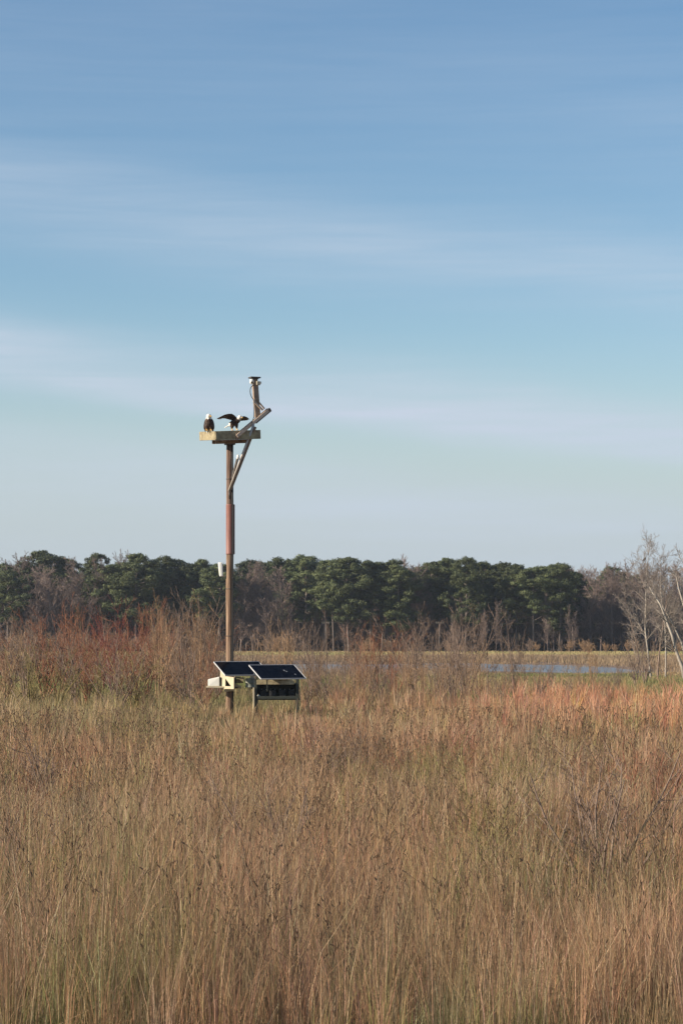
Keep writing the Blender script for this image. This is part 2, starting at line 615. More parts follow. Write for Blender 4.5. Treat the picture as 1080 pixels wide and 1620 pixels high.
# ------------------------------------------------------------------ pines
def pine_meshes(seed, h=22.0, cr=4.6, base=.42, nclump=62, leaves=230):
    rng = random.Random(seed)
    nr = np.random.default_rng(seed)
    # trunk with a slight bend and limbs
    bx, by = rng.uniform(-.5, .5), rng.uniform(-.5, .5)
    axis = lambda t: Vector((bx * math.sin(t * 2.2), by * math.sin(t * 2.6), h * t))
    mb = MB()
    mb.tube([axis(t) - Vector((0, 0, .3 if t == 0 else 0)) for t in (0, .05, .15, .3, .45, .6, .75, .88, .97)],
            [.34, .27, .24, .21, .18, .15, .11, .07, .03], 8)
    cl = []
    lobes = [(rng.uniform(0, 2 * math.pi), rng.uniform(.8, 1.25)) for _ in range(4)]
    gap = rng.uniform(.35, .6)
    for i in range(nclump):
        t = base + (1 - base) * ((i + rng.random()) / nclump) ** .85
        s = (t - base) / (1 - base)
        prof = (.55 + .6 * math.sin(math.pi * min(1, s * .9 + .1))) * (1.0 if s < .78 else 1.0 - .62 * ((s - .78) / .22) ** 1.5)
        if abs(s - gap) < .07:
            prof *= .6
        a = rng.uniform(0, 2 * math.pi)
        lob = max(math.cos(a - la - s * 1.5) * lw for la, lw in lobes)
        rad = cr * prof * rng.uniform(.3, 1.0) * (.70 + .42 * lob)
        st = axis(max(.1, t - .06))
        en = axis(min(t, .975)) + Vector((math.cos(a) * rad, math.sin(a) * rad, rad * .10 + rng.uniform(-.5, .5)))
        md_ = st.lerp(en, .5) + Vector((0, 0, -.05 * rad))
        if i % 2 == 0:
            mb.tube([st, md_, en], [.075, .05, .02], 4, caps=False)
        k = rng.uniform(.65, 1.5) * (1.0 if s < .85 else .85)
        cl.append((en, k * 1.0, k * .60))
    # a few dead stubs on the bare bole
    for i in range(7):
        t = rng.uniform(.15, base + .05)
        a = rng.uniform(0, 2 * math.pi)
        p = axis(t)
        mb.tube([p, p + Vector((math.cos(a), math.sin(a), .1)) * rng.uniform(.5, 1.6)], [.045, .015], 4, caps=False)
    bmesh.ops.recalc_face_normals(mb.bm, faces=mb.bm.faces)
    tr = bpy.data.meshes.new('trunk')
    mb.bm.to_mesh(tr)
    mb.bm.free()
    tr.materials.append(M_PBARK)
    Vs = []
    for (c, rx, rz) in cl:
        n_ = int(leaves * rng.uniform(.7, 1.3) * rx)
        d = nr.normal(size=(n_, 3))
        d /= np.linalg.norm(d, axis=1, keepdims=True)
        rr = nr.uniform(.45, 1.2, (n_, 1)) ** .7
        wob = 1 + .35 * np.sin(d[:, :1] * 7 + seed) * np.cos(d[:, 1:2] * 6)
        ctr = np.array(c) + d * rr * wob * np.array([rx, rx, rz])
        # needle spray: a thin triangle leaning outward and up
        out = d * np.array([1 / rx, 1 / rx, 1 / rz]) + nr.normal(size=(n_, 3)) * .55
        out /= np.linalg.norm(out, axis=1, keepdims=True)
        tang = nr.normal(size=(n_, 3)) + np.array([0, 0, .5])
        tang -= out * (tang * out).sum(1, keepdims=True)
        tang /= np.linalg.norm(tang, axis=1, keepdims=True)
        bit = np.cross(out, tang)
        L = nr.uniform(.22, .50, (n_, 1))
        Wd = nr.uniform(.07, .15, (n_, 1))
        Vs.append(np.stack([ctr - bit * Wd - tang * L * .4, ctr + bit * Wd - tang * L * .4, ctr + tang * L * .6], 1))
    V = np.concatenate(Vs).reshape(-1, 3)
    return tr, np_mesh('crown', V, np.arange(len(V)).reshape(-1, 3), M_NEEDLE)


PINES = [pine_meshes(11, base=.42, cr=5.0, nclump=92), pine_meshes(23, base=.30, nclump=112, cr=4.8), pine_meshes(37, base=.46, cr=4.8, nclump=86), pine_meshes(41, base=.26, nclump=120, cr=5.2),
         pine_meshes(59, base=.38, cr=5.8, nclump=112), pine_meshes(67, base=.22, cr=4.6, nclump=112)]


def put_tree(name, meshes, loc, sc, rz, parts=('trunk', 'crown')):
    e = empty(name, loc, rz)
    e.scale = sc
    for pn, me in zip(parts, meshes):
        c = link(pn, me, e)
        if pn == 'twigs':
            c['kind'] = 'stuff'
    return e


rng = random.Random(5)
front = [(-45, 905), (-18, 900), (12, 902), (66, 871), (104, 881), (150, 876), (185, 893), (215, 874), (243, 884), (268, 878), (294, 890), (318, 885), (345, 892),
         (482, 878), (512, 888), (528, 885), (552, 880), (586, 886), (616, 884), (633, 893), (684, 889), (706, 883), (736, 881), (768, 889), (792, 890), (815, 891), (843, 895), (868, 893),
         (884, 892), (906, 905)]
GP = 'pines of the far treeline'
fl = []
for i, (x, yt) in enumerate(front):
    Y = rng.uniform(538, 556)
    if x in (66, 104):
        Y = 568.0
    base_z = 0.0
    X = (x - CX) * Y / F
    ht = H - (yt - YH) * Y / F
    s = ht / 22.4
    wv_ = s * rng.uniform(.82, 1.18) * (.85 if x in (104, 318, 815, 512) else 1.0)
    e = put_tree('pine_tree', PINES[(i * 5 + i // 3) % 6], (X, Y, 0), (wv_, wv_, s), rng.uniform(0, 6.28))
    fl.append((x, e))
fl.sort(key=lambda t: t[0])
inn = [(x, e) for x, e in fl if x >= 0]
lp = [t for t in inn if t[0] < 363]
rp_ = [t for t in inn if t[0] > 363]
for x, e in fl:
    if x < 0:
        tag(e, 'dark green pine at the left edge of the picture, mostly cut off', 'pine tree', GP)
for k, (x, e) in enumerate(lp):
    tag(e, f'tall dark green pine in the far treeline, {ordinal(k + 1)} from the left edge', 'pine tree', GP)
tag(lp[1][1], 'tallest pine of the left treeline, rising above bare brown trees', 'pine tree', GP)
tag(lp[2][1], 'small round-topped pine just right of the tallest pine at left', 'pine tree', GP)
tag(lp[-1][1], 'dark pine directly behind the white box on the nest pole', 'pine tree', GP)
for k, (x, e) in enumerate(rp_):
    tag(e, f'tall dark green front-row pine, {ordinal(k + 1)} to the right of the nest pole', 'pine tree', GP)
tag(rp_[-1][1], 'last dark pine before the brown bare woods on the right', 'pine tree', GP)

for x, yt, lb in [(962, 897, 'lone round pine top above the brown bare woods at right'), (988, 905, 'smaller dark pine right of the lone round pine among bare woods')]:
    Y = 590
    s = (H - (yt - YH) * Y / F) / 22.4
    tag(put_tree('pine_tree', PINES[x % 6], ((x - CX) * Y / F, Y, 0), (s * .9, s * .9, s), x), lb, 'pine tree', GP)
for x, yt, lb in [(392, 886, 'pine top just right of the nest pole above bare trees'), (412, 889, 'second pine top right of the nest pole above bare trees'), (431, 882, 'third pine top right of the nest pole above bare trees'), (456, 884, 'pine at the right end of the bare brown trees by the pole')]:
    Y = 574
    s = (H - (yt - YH) * Y / F) / 22.4
    tag(put_tree('pine_tree', PINES[x % 6], ((x - CX) * Y / F, Y, 0), (s, s, s), x), lb, 'pine tree', GP)

# pines deeper in the wood, showing only between the front crowns
for row, (Yr, ylo, yhi) in enumerate([(562, 896, 918), (578, 893, 912), (596, 892, 908), (618, 890, 905)]):
    x = -60 + row * 11
    while x < (930 if row < 2 else 1010):
        yt = rng.uniform(ylo, yhi) + (16 if x > 900 else 0)
        Y = Yr + rng.uniform(-5, 5)
        s = (H - (yt - YH) * Y / F) / 22.4
        e = put_tree('pine_tree', PINES[rng.randrange(6)], ((x - CX) * Y / F, Y, 0), (s, s, s), rng.uniform(0, 6.28))
        tag(e, 'dark pine deep in the wood, glimpsed between the crowns and trunks in front', 'pine tree', 'pines deep in the wood')
        x += rng.uniform(26, 44)

# the dim interior of the wood: saplings, dead limbs and brush that read as one mass
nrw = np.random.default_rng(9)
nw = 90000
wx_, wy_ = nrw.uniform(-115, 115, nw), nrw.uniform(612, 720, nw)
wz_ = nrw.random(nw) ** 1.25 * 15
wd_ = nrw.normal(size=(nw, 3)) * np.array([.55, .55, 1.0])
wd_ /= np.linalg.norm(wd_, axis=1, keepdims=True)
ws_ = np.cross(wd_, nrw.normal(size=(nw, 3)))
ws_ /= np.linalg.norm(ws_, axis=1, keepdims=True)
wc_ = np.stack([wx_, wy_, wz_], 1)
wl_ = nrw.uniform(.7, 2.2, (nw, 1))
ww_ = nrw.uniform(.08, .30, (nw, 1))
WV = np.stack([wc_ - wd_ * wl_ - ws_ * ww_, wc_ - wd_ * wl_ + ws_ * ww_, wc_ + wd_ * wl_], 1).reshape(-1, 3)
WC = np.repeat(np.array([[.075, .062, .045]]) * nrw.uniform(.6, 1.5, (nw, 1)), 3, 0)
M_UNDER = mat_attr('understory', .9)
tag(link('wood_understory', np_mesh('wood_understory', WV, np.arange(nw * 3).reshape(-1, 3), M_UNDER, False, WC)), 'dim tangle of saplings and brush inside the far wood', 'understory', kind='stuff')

# ------------------------------------------------------------------ bare deciduous trees of the treeline
BARE = [bare_tree_meshes(101 + k, 20, .22, M_BARE, M_BARE, wide=1.0, rmin=.045, dense=1.2, start=.22, k0=20) for k in range(5)]
GB = 'bare brown trees of the far treeline'
bl = [(-12, 893, 545), (22, 890, 572), (44, 892, 566), (86, 899, 540), (112, 893, 543), (136, 897, 541), (60, 905, 546), (186, 889, 580),
      (380, 906, 541), (400, 899, 543), (422, 901, 540), (445, 904, 542), (640, 896, 545), (656, 899, 560), (667, 905, 543)]
rb_ = [(922, 903, 560), (934, 909, 548), (950, 904, 556), (968, 908, 546), (984, 903, 562), (1000, 906, 548), (1018, 902, 558), (1034, 906, 545), (1052, 900, 560), (1070, 904, 548), (1090, 900, 556), (1108, 903, 548)]


def put_bare(i, x, yt, Y):
    s = (H - (yt - YH) * Y / F) / 20.6
    return put_tree('bare_tree', BARE[i % 5], ((x - CX) * Y / F, Y, 0), (s * 1.05, s * 1.05, s), i * 1.7)


ob = sorted([(x, put_bare(i, x, yt, Y)) for i, (x, yt, Y) in enumerate(bl)], key=lambda t: t[0])
seq = {'left': [t for t in ob if t[0] < 200], 'mid': [t for t in ob if 200 < t[0] < 500], 'gap': [t for t in ob if t[0] > 500]}
for k, (x, e) in enumerate(seq['left']):
    tag(e, f'leafless brown tree in the left part of the treeline, {ordinal(k + 1)} from left', 'bare tree', GB)
for k, (x, e) in enumerate(seq['mid']):
    tag(e, f'leafless purplish-brown tree, {ordinal(k + 1)} to the right of the nest pole', 'bare tree', GB)
for k, (x, e) in enumerate(seq['gap']):
    tag(e, f'leafless brown tree in the dip between pine groups, {ordinal(k + 1)} from left', 'bare tree', GB)
orr = [(x, put_bare(i + 3, x, yt, Y)) for i, (x, yt, Y) in enumerate(rb_)]
for k, (x, e) in enumerate(orr):
    tag(e, f'leafless brown tree of the right-hand bare woods, {ordinal(k + 1)} after the last pine', 'bare tree', GB)
x = 905.0
while x < 1110:
    Y = rng.uniform(572, 600)
    e = put_bare(rng.randrange(5), x, rng.uniform(905, 918), Y)
    tag(e, 'leafless tree deep in the right-hand woods, seen through the bare trees in front', 'bare tree', 'bare trees deep in the right woods')
    x += rng.uniform(9, 15)
x = -40.0
while x < 700:
    if x < 150 or 365 < x < 470 or 630 < x < 690:
        Y = rng.uniform(552, 566)
        e = put_bare(rng.randrange(5), x, rng.uniform(905, 930), Y)
        tag(e, 'leafless tree half hidden behind the front bare trees among the pines', 'bare tree', 'bare trees half hidden among the pines')
    x += rng.uniform(14, 24)

# thin young trees among the trunks at the wood edge
nyt = 0
x = 372.0
while x < 930:
    Y = rng.uniform(534, 552)
    s = (rng.uniform(7, 13)) / 20.6
    e = put_tree('young_tree', BARE[rng.randrange(5)], ((x - CX) * Y / F, Y, 0), (s * .55, s * .55, s), rng.uniform(0, 6))
    nyt += 1
    tag(e, f'thin leafless young tree at the wood edge, {ordinal(nyt)} to the right of the nest pole', 'bare tree', 'thin young trees at the wood edge')
    x += rng.uniform(9, 24)

# ------------------------------------------------------------------ brush along the foot of the far wood
FARB = [shrub_meshes(201 + k, 5.0, 16, mt, mt, rmin=.035, spread=.3) for k, mt in enumerate([M_TWIG_OCHRE, M_TWIG_GREY, M_TWIG_OCHRE])]
GF = 'brush along the foot of the far wood'
fbs = []
x = -30.0
while x < 1100:
    dens = 1.0 if (x < 345 or 415 < x < 485) else .35
    if rng.random() < dens:
        Y = rng.uniform(500, 532)
        s = rng.uniform(.6, 1.05) if dens == 1 else rng.uniform(.35, .65)
        e = put_tree('far_brush', FARB[rng.randrange(3)], ((x - CX) * Y / F, Y, 0), (s * 1.2, s * 1.2, s), rng.uniform(0, 6), ('stems', 'twigs'))
        fbs.append((x, e))
    x += rng.uniform(8, 14)
inn_ = [t for t in fbs if 0 <= t[0] <= 1080]
for x, e in fbs:
    if not 0 <= x <= 1080:
        tag(e, 'leafless brush clump at the wood foot, cut by the %s edge' % ('left' if x < 0 else 'right'), 'brush', GF)
for k, (x, e) in enumerate(inn_):
    tag(e, f'leafless tan brush clump at the far wood foot, {ordinal(k + 1)} from the left edge', 'brush', GF)
tag(put_tree('far_brush', FARB[0], ((931 - CX) * 470 / F, 470, 0), (1.15, 1.15, .55), 1.0, ('stems', 'twigs')), 'pale tan bush alone on the far meadow edge at right', 'brush', GF)

# ------------------------------------------------------------------ power line in front of the wood
YP = 516.0
proto = None
tops = []
for k, (x, lb) in enumerate([(515, 'grey utility pole with crossarm before the pines, nearer the nest pole'), (695, 'grey utility pole with crossarm in the middle of the wood edge')]):
    if proto is None:
        proto = empty('utility_pole')
        MB().tube([(0, 0, -.3), (0, 0, 3), (0, 0, 6.9)], [.10, .09, .075], 8).build('pole', M_PBARK, proto)
        MB().box((0, -.12, 6.6), (1.7, .09, .09)).build('crossarm', M_PBARK, proto)
        for dx in (-.75, -.3, .3, .75):
            MB().tube([(dx, -.14, 6.67), (dx, -.14, 6.77), (dx, -.14, 6.86)], [.03, .07, .05], 6).build('insulator', M_DRUM, proto)
        e = proto
    else:
        e = copy_tree(proto)
    e.location = ((x - CX) * YP / F, YP, 0)
    e['label'], e['category'], e['group'] = lb, 'utility pole', 'utility poles before the wood'
    tops.append(Vector((e.location.x, YP, 0)))
for dx, lb in ((-.75, 'thin power line wire strung along the wood, nearer the camera'), (.75, 'thin power line wire strung along the wood, on the far insulators')):
    pts = []
    run = [tops[0] - Vector((78, 0, 0))] + tops + [tops[-1] + Vector((62, 0, 0))]
    for a, b_ in zip(run, run[1:]):
        for t in np.linspace(0, 1, 9)[:-1]:
            pts.append(a.lerp(b_, t) + Vector((dx, -.14, 6.87 - .35 * 4 * t * (1 - t))))
    pts.append(run[-1] + Vector((dx, -.14, 6.87)))
    tag(MB().tube(pts, .006, 4).build('power_line_wire', M_TWIG_GREY), lb, 'wire', 'power line wires')

# ------------------------------------------------------------------ nest platform on its pole
XP, YPOLE = -4.265, 87.0
K = YPOLE / F


def Zp(y, Y=YPOLE):
    return H - (y - YH) * Y / F


nest = tag(empty('nest_platform', (XP, YPOLE, 0)), 'square wooden nesting platform on a tall brown pole with slanted camera arm', 'nest platform')
zb, zt = Zp(695.5), Zp(681.5)
prng = random.Random(3)
zsp = Zp(838)
MB().tube([(0, 0, -.4)] + [(prng.uniform(-.008, .008), 0, z) for z in np.linspace(.5, zsp, 9)], [.155] + list(np.linspace(.15, .141, 9)), 20).build('pole', M_POLE, nest)
MB().tube([(prng.uniform(-.006, .006), 0, z) for z in np.linspace(zsp, zb - .16, 6)], list(np.linspace(.141, .133, 6)), 20).build('upper_pole', M_POLETOP, nest)
# black tube added for the dark band down the pole's right side
MB().tube([(.118, -.112, -.1), (.116, -.112, 2), (.114, -.110, Zp(879)), (.124, -.122, Zp(876)), (.124, -.122, Zp(799)), (.108, -.106, Zp(795)), (.104, -.102, Zp(703))], .032, 8).build('dark_tube', M_CABLE, nest)
for zz, rs in ((3.1, .156), (4.9, .152), (9.1, .146)):
    MB().tube([(0, 0, zz), (0, 0, zz + .03)], rs, 20).build('strap', M_DARKMETAL, nest)
z0, z1 = Zp(877), Zp(798)
sl = MB().tube([(.012, 0, z0), (.012, 0, z0 + .03), (.012, 0, z1 - .03), (.012, 0, z1)], [.166, .160, .160, .166], 24).build('metal_sleeve', M_SLEEVE, nest)
MB().box((.165, -.02, (z0 + z1) / 2), (.05, .012, z1 - z0 - .02), Matrix.Rotation(R(20), 3, 'Z')).build('seam_flange', M_SLEEVE, sl)
for zz in np.linspace(z0 + .15, z1 - .15, 7):
    MB().tube([(.180, -.045, zz), (.176, -.022, zz)], [.012, .016], 6).build('bolt', M_PIPE, sl)
TH = R(21.5)
e1 = Vector((math.cos(TH), math.sin(TH), 0))
e2 = Vector((-math.sin(TH), math.cos(TH), 0))
RT = Matrix((e1, e2, Vector((0, 0, 1)))).transposed()
S = 1.83


def L3(a, b_, z):
    return e1 * a + e2 * b_ + Vector((0, 0, z))


hb = zt - zb
TA, TB = .06, .072          # the tray has settled out of level
t1 = (e1 + Vector((0, 0, TA))).normalized()
t2 = (e2 + Vector((0, 0, TB)))
t2 = (t2 - t1 * t2.dot(t1)).normalized()
RTT = Matrix((t1, t2, t1.cross(t2))).transposed()


def LT(a, b_, z):
    o = Vector((0, 0, (zt + zb) / 2))
    return o + RTT @ Vector((a, b_, z - o.z))


zc = (zt + zb) / 2
# side rails of the tray: front, back, left, right
MB().box(LT(0, -S / 2, zc), (S, .045, hb), RTT, .006).build('side_board', M_BOARD, nest)
MB().box(LT(0, S / 2, zc), (S, .045, hb), RTT, .006).build('side_board', M_BOARD, nest)
MB().box(LT(-S / 2 + .020, 0, zc), (.045, S - .05, hb - .006), RTT, .006).build('side_board', M_BOARD, nest)
MB().box(LT(S / 2 - .020, 0, zc), (.045, S - .05, hb - .006), RTT, .006).build('side_board', M_BOARD, nest)
# battens that stiffen the corner facing the viewer
MB().box(LT(-S / 2 + .12, -S / 2 - .045, zc), (.20, .042, hb * .86), RTT, .006).build('corner_batten', M_BOARD, nest)
MB().box(LT(-.04, -S / 2 - .036, zc - .06), (.10, .026, hb * .8), RTT, .004).build('corner_batten', M_ARM, nest)
# deck slats
for k in range(11):
    a = -S / 2 + .13 + k * (S - .26) / 10
    MB().box(LT(a, 0, zb + .05), (.135, S - .06, .035), RTT, .004).build('deck_slat', M_BOARD, nest)
# joists under the tray and the pole cap
for b_ in (-.19, .19):
    MB().box(LT(.0, b_, zb - .075), (1.30, .09, .145), RTT, .006).build('joist', M_ARM, nest)
for a in (-.42, .42):
    MB().box(LT(a, 0, zb - .045), (.09, 1.35, .08), RTT, .006).build('cross_joist', M_ARM, nest)
MB().box(L3(0, 0, zb - .175), (.34, .34, .05), RT, .006).build('cap_plate', M_DARKMETAL, nest)
# slanted arm boards (a pair), bolted to the front side board
for off, nm in ((-.985, 'arm_board'), (-.74, 'arm_board')):
    MB().bar(L3(-.05, off, Zp(693.5)), L3(1.29, off, Zp(648.5)), .05, .125, bev=.006).build(nm, M_PALEWOOD if off < -.9 else M_ARM, nest)
up = (L3(1.29, 0, Zp(648.5)) - L3(-.05, 0, Zp(693.5))).normalized()
MB().bar(L3(.70, -1.02, Zp(672.5)), L3(1.32, -1.02, Zp(651.5)), .018, .035).build('arm_dark_strip', M_DARKMETAL, nest)  # dark strip added along the lower edge of the arm's outer half
MB().bar(L3(1.24, -1.03, Zp(650)), L3(1.24, -.70, Zp(650)), .10, .09, bev=.006).build('arm_end_block', M_DARKMETAL, nest)
# strut from the pole to the arm: two rails side by side
for o, (mt, nm, w) in zip((0.0, .085), ((M_PIPE, 'strut_pipe', .042), (M_ARM, 'strut_board', .045))):
    a = Vector((-.03 + o * .4, -.19 + o, Zp(777)))
    c = L3(.60 + o, -1.05 + o, Zp(674) - o)
    if nm == 'strut_pipe':
        MB().tube([a, c], w, 10).build(nm, mt, nest)
    else:
        MB().bar(a, c, .07, .11, bev=.005).build(nm, mt, nest)
MB().tube([Vector((.0, -.20, Zp(790))), Vector((-.01, -.21, Zp(777)))], .03, 8).build('strut_foot', M_DARKMETAL, nest)
# lower brace between the pole and the strut
MB().bar(Vector((.10, -.17, Zp(757))), Vector((.31, -.42, Zp(727))), .06, .09, bev=.005).build('short_brace', M_DARKMETAL, nest)
MB().tube([Vector((.325, -.47, Zp(728))), Vector((.33, -.47, Zp(724.5))), Vector((.335, -.47, Zp(721)))], [.05, .06, .04], 10).build('insulator', M_WHITE, nest)
# camera mast on the arm, with two little raking braces
mb_, mt_ = L3(.815, -.86, Zp(662)), L3(.72, -.86, Zp(611))
MB().bar(mb_, mt_, .21, .15, up=e2, bev=.008).build('mast', M_ARM, nest)
MB().bar(L3(.62, -.965, Zp(637)), L3(.99, -.965, Zp(651)), .045, .075, bev=.005).build('mast_brace', M_PALEWOOD, nest)
MB().bar(L3(.88, -.77, Zp(637)), L3(1.13, -.77, Zp(648)), .045, .06, bev=.005).build('mast_brace', M_PALEWOOD, nest)
# cable loop down the mast
cp = [(402.6, 614), (399.5, 615.5), (397.4, 620), (397.6, 627), (400, 633), (403, 637.5), (403.6, 645), (403.4, 655), (403, 663), (401, 669), (397, 680)]
pts = [Vector(((x - 363.5) * K, -1.03 * math.cos(TH), Zp(y))) for x, y in cp]
fine = []
for i in range(len(pts) - 1):
    p0, p1, p2, p3 = pts[max(i - 1, 0)], pts[i], pts[i + 1], pts[min(i + 2, len(pts) - 1)]
    for t in (0, .25, .5, .75):
        fine.append(.5 * ((2 * p1) + (p2 - p0) * t + (2 * p0 - 5 * p1 + 4 * p2 - p3) * t * t + (3 * p1 - p0 - 3 * p2 + p3) * t ** 3))
fine.append(pts[-1])
MB().tube(fine, .017, 6).build('cable', M_CABLE, nest)

# surveillance camera at the mast head
cmr = tag(empty('nest_camera', Vector((XP, YPOLE, 0)) + L3(.70, -.86, Zp(611.5))), 'white camera unit under a flat dark cap on the mast top', 'camera')
cmr.rotation_euler = (0, 0, TH)
zc0 = Zp(611.5)
MB().box((-.005, 0, .28), (.40, .34, .05), None, .012).build('cap_plate', M_DARKMETAL, cmr)
MB().box((.0, 0, .235), (.24, .22, .04), None, .006).build('cap_neck', M_DARKMETAL, cmr)
MB().box((.02, 0, .11), (.16, .17, .21), None, .01).build('mount_block', M_ARM, cmr)
bd = MB().tube([(-.13, -.04, .02), (-.13, -.04, .05), (-.13, -.04, .15), (-.13, -.04, .20), (-.13, -.04, .215)], [.035, .07, .085, .07, .03], 14).build('dome_housing', M_WHITE, cmr)
MB().tube([(-.14, -.105, .085), (-.142, -.128, .08)], [.045, .03], 10).build('lens', M_LENS, bd)
MB().box((.10, -.125, .06), (.15, .10, .15), None, .012).build('junction_box', M_CREAM, cmr)
MB().box((.205, -.08, .09), (.055, .09, .09), None, .01).build('side_housing', M_WHITE, cmr)

# antenna panel on a bracket
ant = tag(empty('panel_antenna', (XP, YPOLE, 0)), 'white tapered panel antenna on a bracket at the pole\'s left side', 'antenna')
ab = bmesh.new()
rings = []
for z, w, d_, dx in [(Zp(912), .058, .05, .022), (Zp(911), .07, .06, .02), (Zp(900), .085, .07, .0), (Zp(892), .09, .07, -.012), (Zp(890.6), .085, .065, -.014), (Zp(890), .06, .04, -.015)]:
    rings.append([ab.verts.new((-.345 + dx + w * math.copysign(abs(math.cos(a)) ** .55, math.cos(a)), -.08 + d_ * math.copysign(abs(math.sin(a)) ** .7, math.sin(a)), z)) for a in np.linspace(0, 2 * math.pi, 17)[:-1]])
for a, c in zip(rings, rings[1:]):
    for k in range(16):
        ab.faces.new((a[k], a[(k + 1) % 16], c[(k + 1) % 16], c[k]))
ab.faces.new(rings[0])
ab.faces.new(rings[-1])
mbx = MB()
mbx.bm.free()
mbx.bm = ab
mbx.build('housing', M_WHITE, ant)
MB().bar((-.33, -.07, Zp(911.5)), (-.10, -.03, Zp(911.5)), .04, .05).build('bracket', M_CREAM, ant)
MB().bar((-.33, -.03, Zp(897)), (-.11, -.02, Zp(898)), .03, .035).build('bracket', M_DARKMETAL, ant)


# ------------------------------------------------------------------ solar panels and their stands
def solar_panel(loc, label, a=R(33), t=R(30), W=2.0, Ln=1.02):
    """loc: top-left corner of the panel; u runs along the top edge, v down the slope"""
    root = tag(empty('solar_panel', loc), label, 'solar panel', 'solar panels at the pole foot')
    u = Vector((math.cos(a), math.sin(a), 0))
    v = Vector((math.sin(a) * math.cos(t), -math.cos(a) * math.cos(t), -math.sin(t)))
    nn = v.cross(u) * -1
    if nn.z < 0:
        nn = -nn
    q = lambda i, j, h=0.0: u * i + v * j + nn * h
    M = Matrix((u, v, nn)).transposed()
    fr = .022
    for (c, sz) in (((W / 2, fr / 2), (W, fr, .045)), ((W / 2, Ln - fr / 2), (W, fr, .045)), ((fr / 2, Ln / 2), (fr, Ln - 2 * fr, .0445)), ((W - fr / 2, Ln / 2), (fr, Ln - 2 * fr, .0445))):
        MB().box(q(c[0], c[1], 0), sz, M, .003).build('frame_rail', M_ALU, root)
    MB().box(q(W / 2, Ln / 2, .004), (W - 2 * fr, Ln - 2 * fr, .012), M).build('glass_sheet', M_BACKSHEET, root)
    cells = MB()
    for i in range(12):
        for j in range(6):
            cells.box(q(fr + .012 + (i + .5) * (W - 2 * fr - .024) / 12, fr + .012 + (j + .5) * (Ln - 2 * fr - .024) / 6, .0125),
                      ((W - 2 * fr - .024) / 12 - .006, (Ln - 2 * fr - .024) / 6 - .006, .002), M)
    tag(cells.build('cells', M_CELL, root), kind='stuff')
    for i in (.35, W - .35):
        MB().bar(q(i, .05, -.05), q(i, Ln - .05, -.05), .05, .05, up=nn).build('back_rail', M_PIPE, root)
    return root, q


YA = 86.2
pa = P(337.5, 1047.5, YA)
rootA, qA = solar_panel(pa, 'solar panel fixed to the pole itself, partly hidden behind the other one')
YB = 85.2
pb = P(393.2, 1052.7, YB)
rootB, qB = solar_panel(pb, 'front solar panel with bird droppings, above the dark cabinet')
# droppings on the glass
M_DROP = mat_noise('bird_dropping', [(.16, .17, .18), (.34, .35, .35)], (1, 1, 1), 30, 3, .8, .2)
for (i, j, r_) in ((1.33, .42, .042), (1.40, .50, .03), (1.66, .72, .036)):
    dm = bmesh.new()
    vs = []
    for k in range(10):
        rr = r_ * prng.uniform(.55, 1.15)
        vs.append(dm.verts.new(qB(i + rr * math.cos(k * .628), j + 1.4 * rr * math.sin(k * .628), .0165)))
    f = dm.faces.new(vs)
    ex = bmesh.ops.extrude_face_region(dm, geom=[f])
    bmesh.ops.translate(dm, verts=[g for g in ex['geom'] if isinstance(g, bmesh.types.BMVert)], vec=qB(0, 0, .003))
    mbx = MB()
    mbx.bm.free()
    mbx.bm = dm
    mbx.build('bird_dropping', M_DROP, rootB)

# bracket that carries panel A on the pole, with a shelf on the left
br = tag(empty('panel_bracket', (XP, YPOLE, 0)), 'cream bracket with triangular cutout and shelf under the rear solar panel', 'bracket')
LB = lambda x, y, dy: Vector(((x - 363.5) * K, dy, Zp(y)))
fy = -.55
# side cheek with a triangular opening
ob_ = bmesh.new()
outer = [(349.6, 1089.5), (371.8, 1089.5), (371.8, 1071), (357.5, 1069.5), (349.6, 1061)]
inner = [(357.8, 1085.2), (367.2, 1085.2), (357.8, 1072.5)]
slant = lambda x: fy - (x - 349.6) * K * .9
vo = [ob_.verts.new(LB(x, y, slant(x))) for x, y in outer]
vi = [ob_.verts.new(LB(x, y, slant(x))) for x, y in inner]
eds = [ob_.edges.new((vo[i], vo[(i + 1) % 5])) for i in range(5)] + [ob_.edges.new((vi[i], vi[(i + 1) % 3])) for i in range(3)]
bmesh.ops.triangle_fill(ob_, edges=eds, use_beauty=True)
ex = bmesh.ops.extrude_face_region(ob_, geom=list(ob_.faces))
bmesh.ops.translate(ob_, verts=[g for g in ex['geom'] if isinstance(g, bmesh.types.BMVert)], vec=(.03, .05, 0))
mbx = MB()
mbx.bm.free()
mbx.bm = ob_
mbx.build('cheek_plate', M_CREAM, br)
MB().bar(LB(351, 1088.5, -.5), LB(351, 1088.5, .12), .07, .06).build('side_arm', M_CREAM, br)
MB().bar(LB(372.3, 1088.5, -1.0), LB(371, 1088.5, .12), .05, .06).build('side_arm', M_DARKMETAL, br)
MB().bar(LB(351, 1087, .16), LB(377, 1087, .16), .05, .12).build('back_clamp', M_DARKMETAL, br)
MB().box(LB(344, 1086.6, -.45), (.78, .5, .06), None, .006).build('shelf', M_CREAM, br)
MB().bar(LB(356, 1092.5, -.48), LB(371, 1091.5, -.48), .06, .08).build('lower_cleat', M_CREAM, br)
MB().bar(LB(372, 1083, -.52), LB(382, 1087.5, -.4), .05, .10).build('right_arm', M_CREAM, br)
MB().box(LB(364, 1079, -.34), (.5, .03, .34), None, .004).build('dark_backing', M_DARKMETAL, br)  # dark sheet added behind the cutout so the opening reads dark
MB().box(LB(379, 1077.5, -.30), (.30, .05, .16), None, .004).build('rear_panel', M_BOARD, br)
MB().bar(LB(371.5, 1071, -.3), LB(385, 1073.5, .1), .04, .05).build('strut', M_ARM, br)

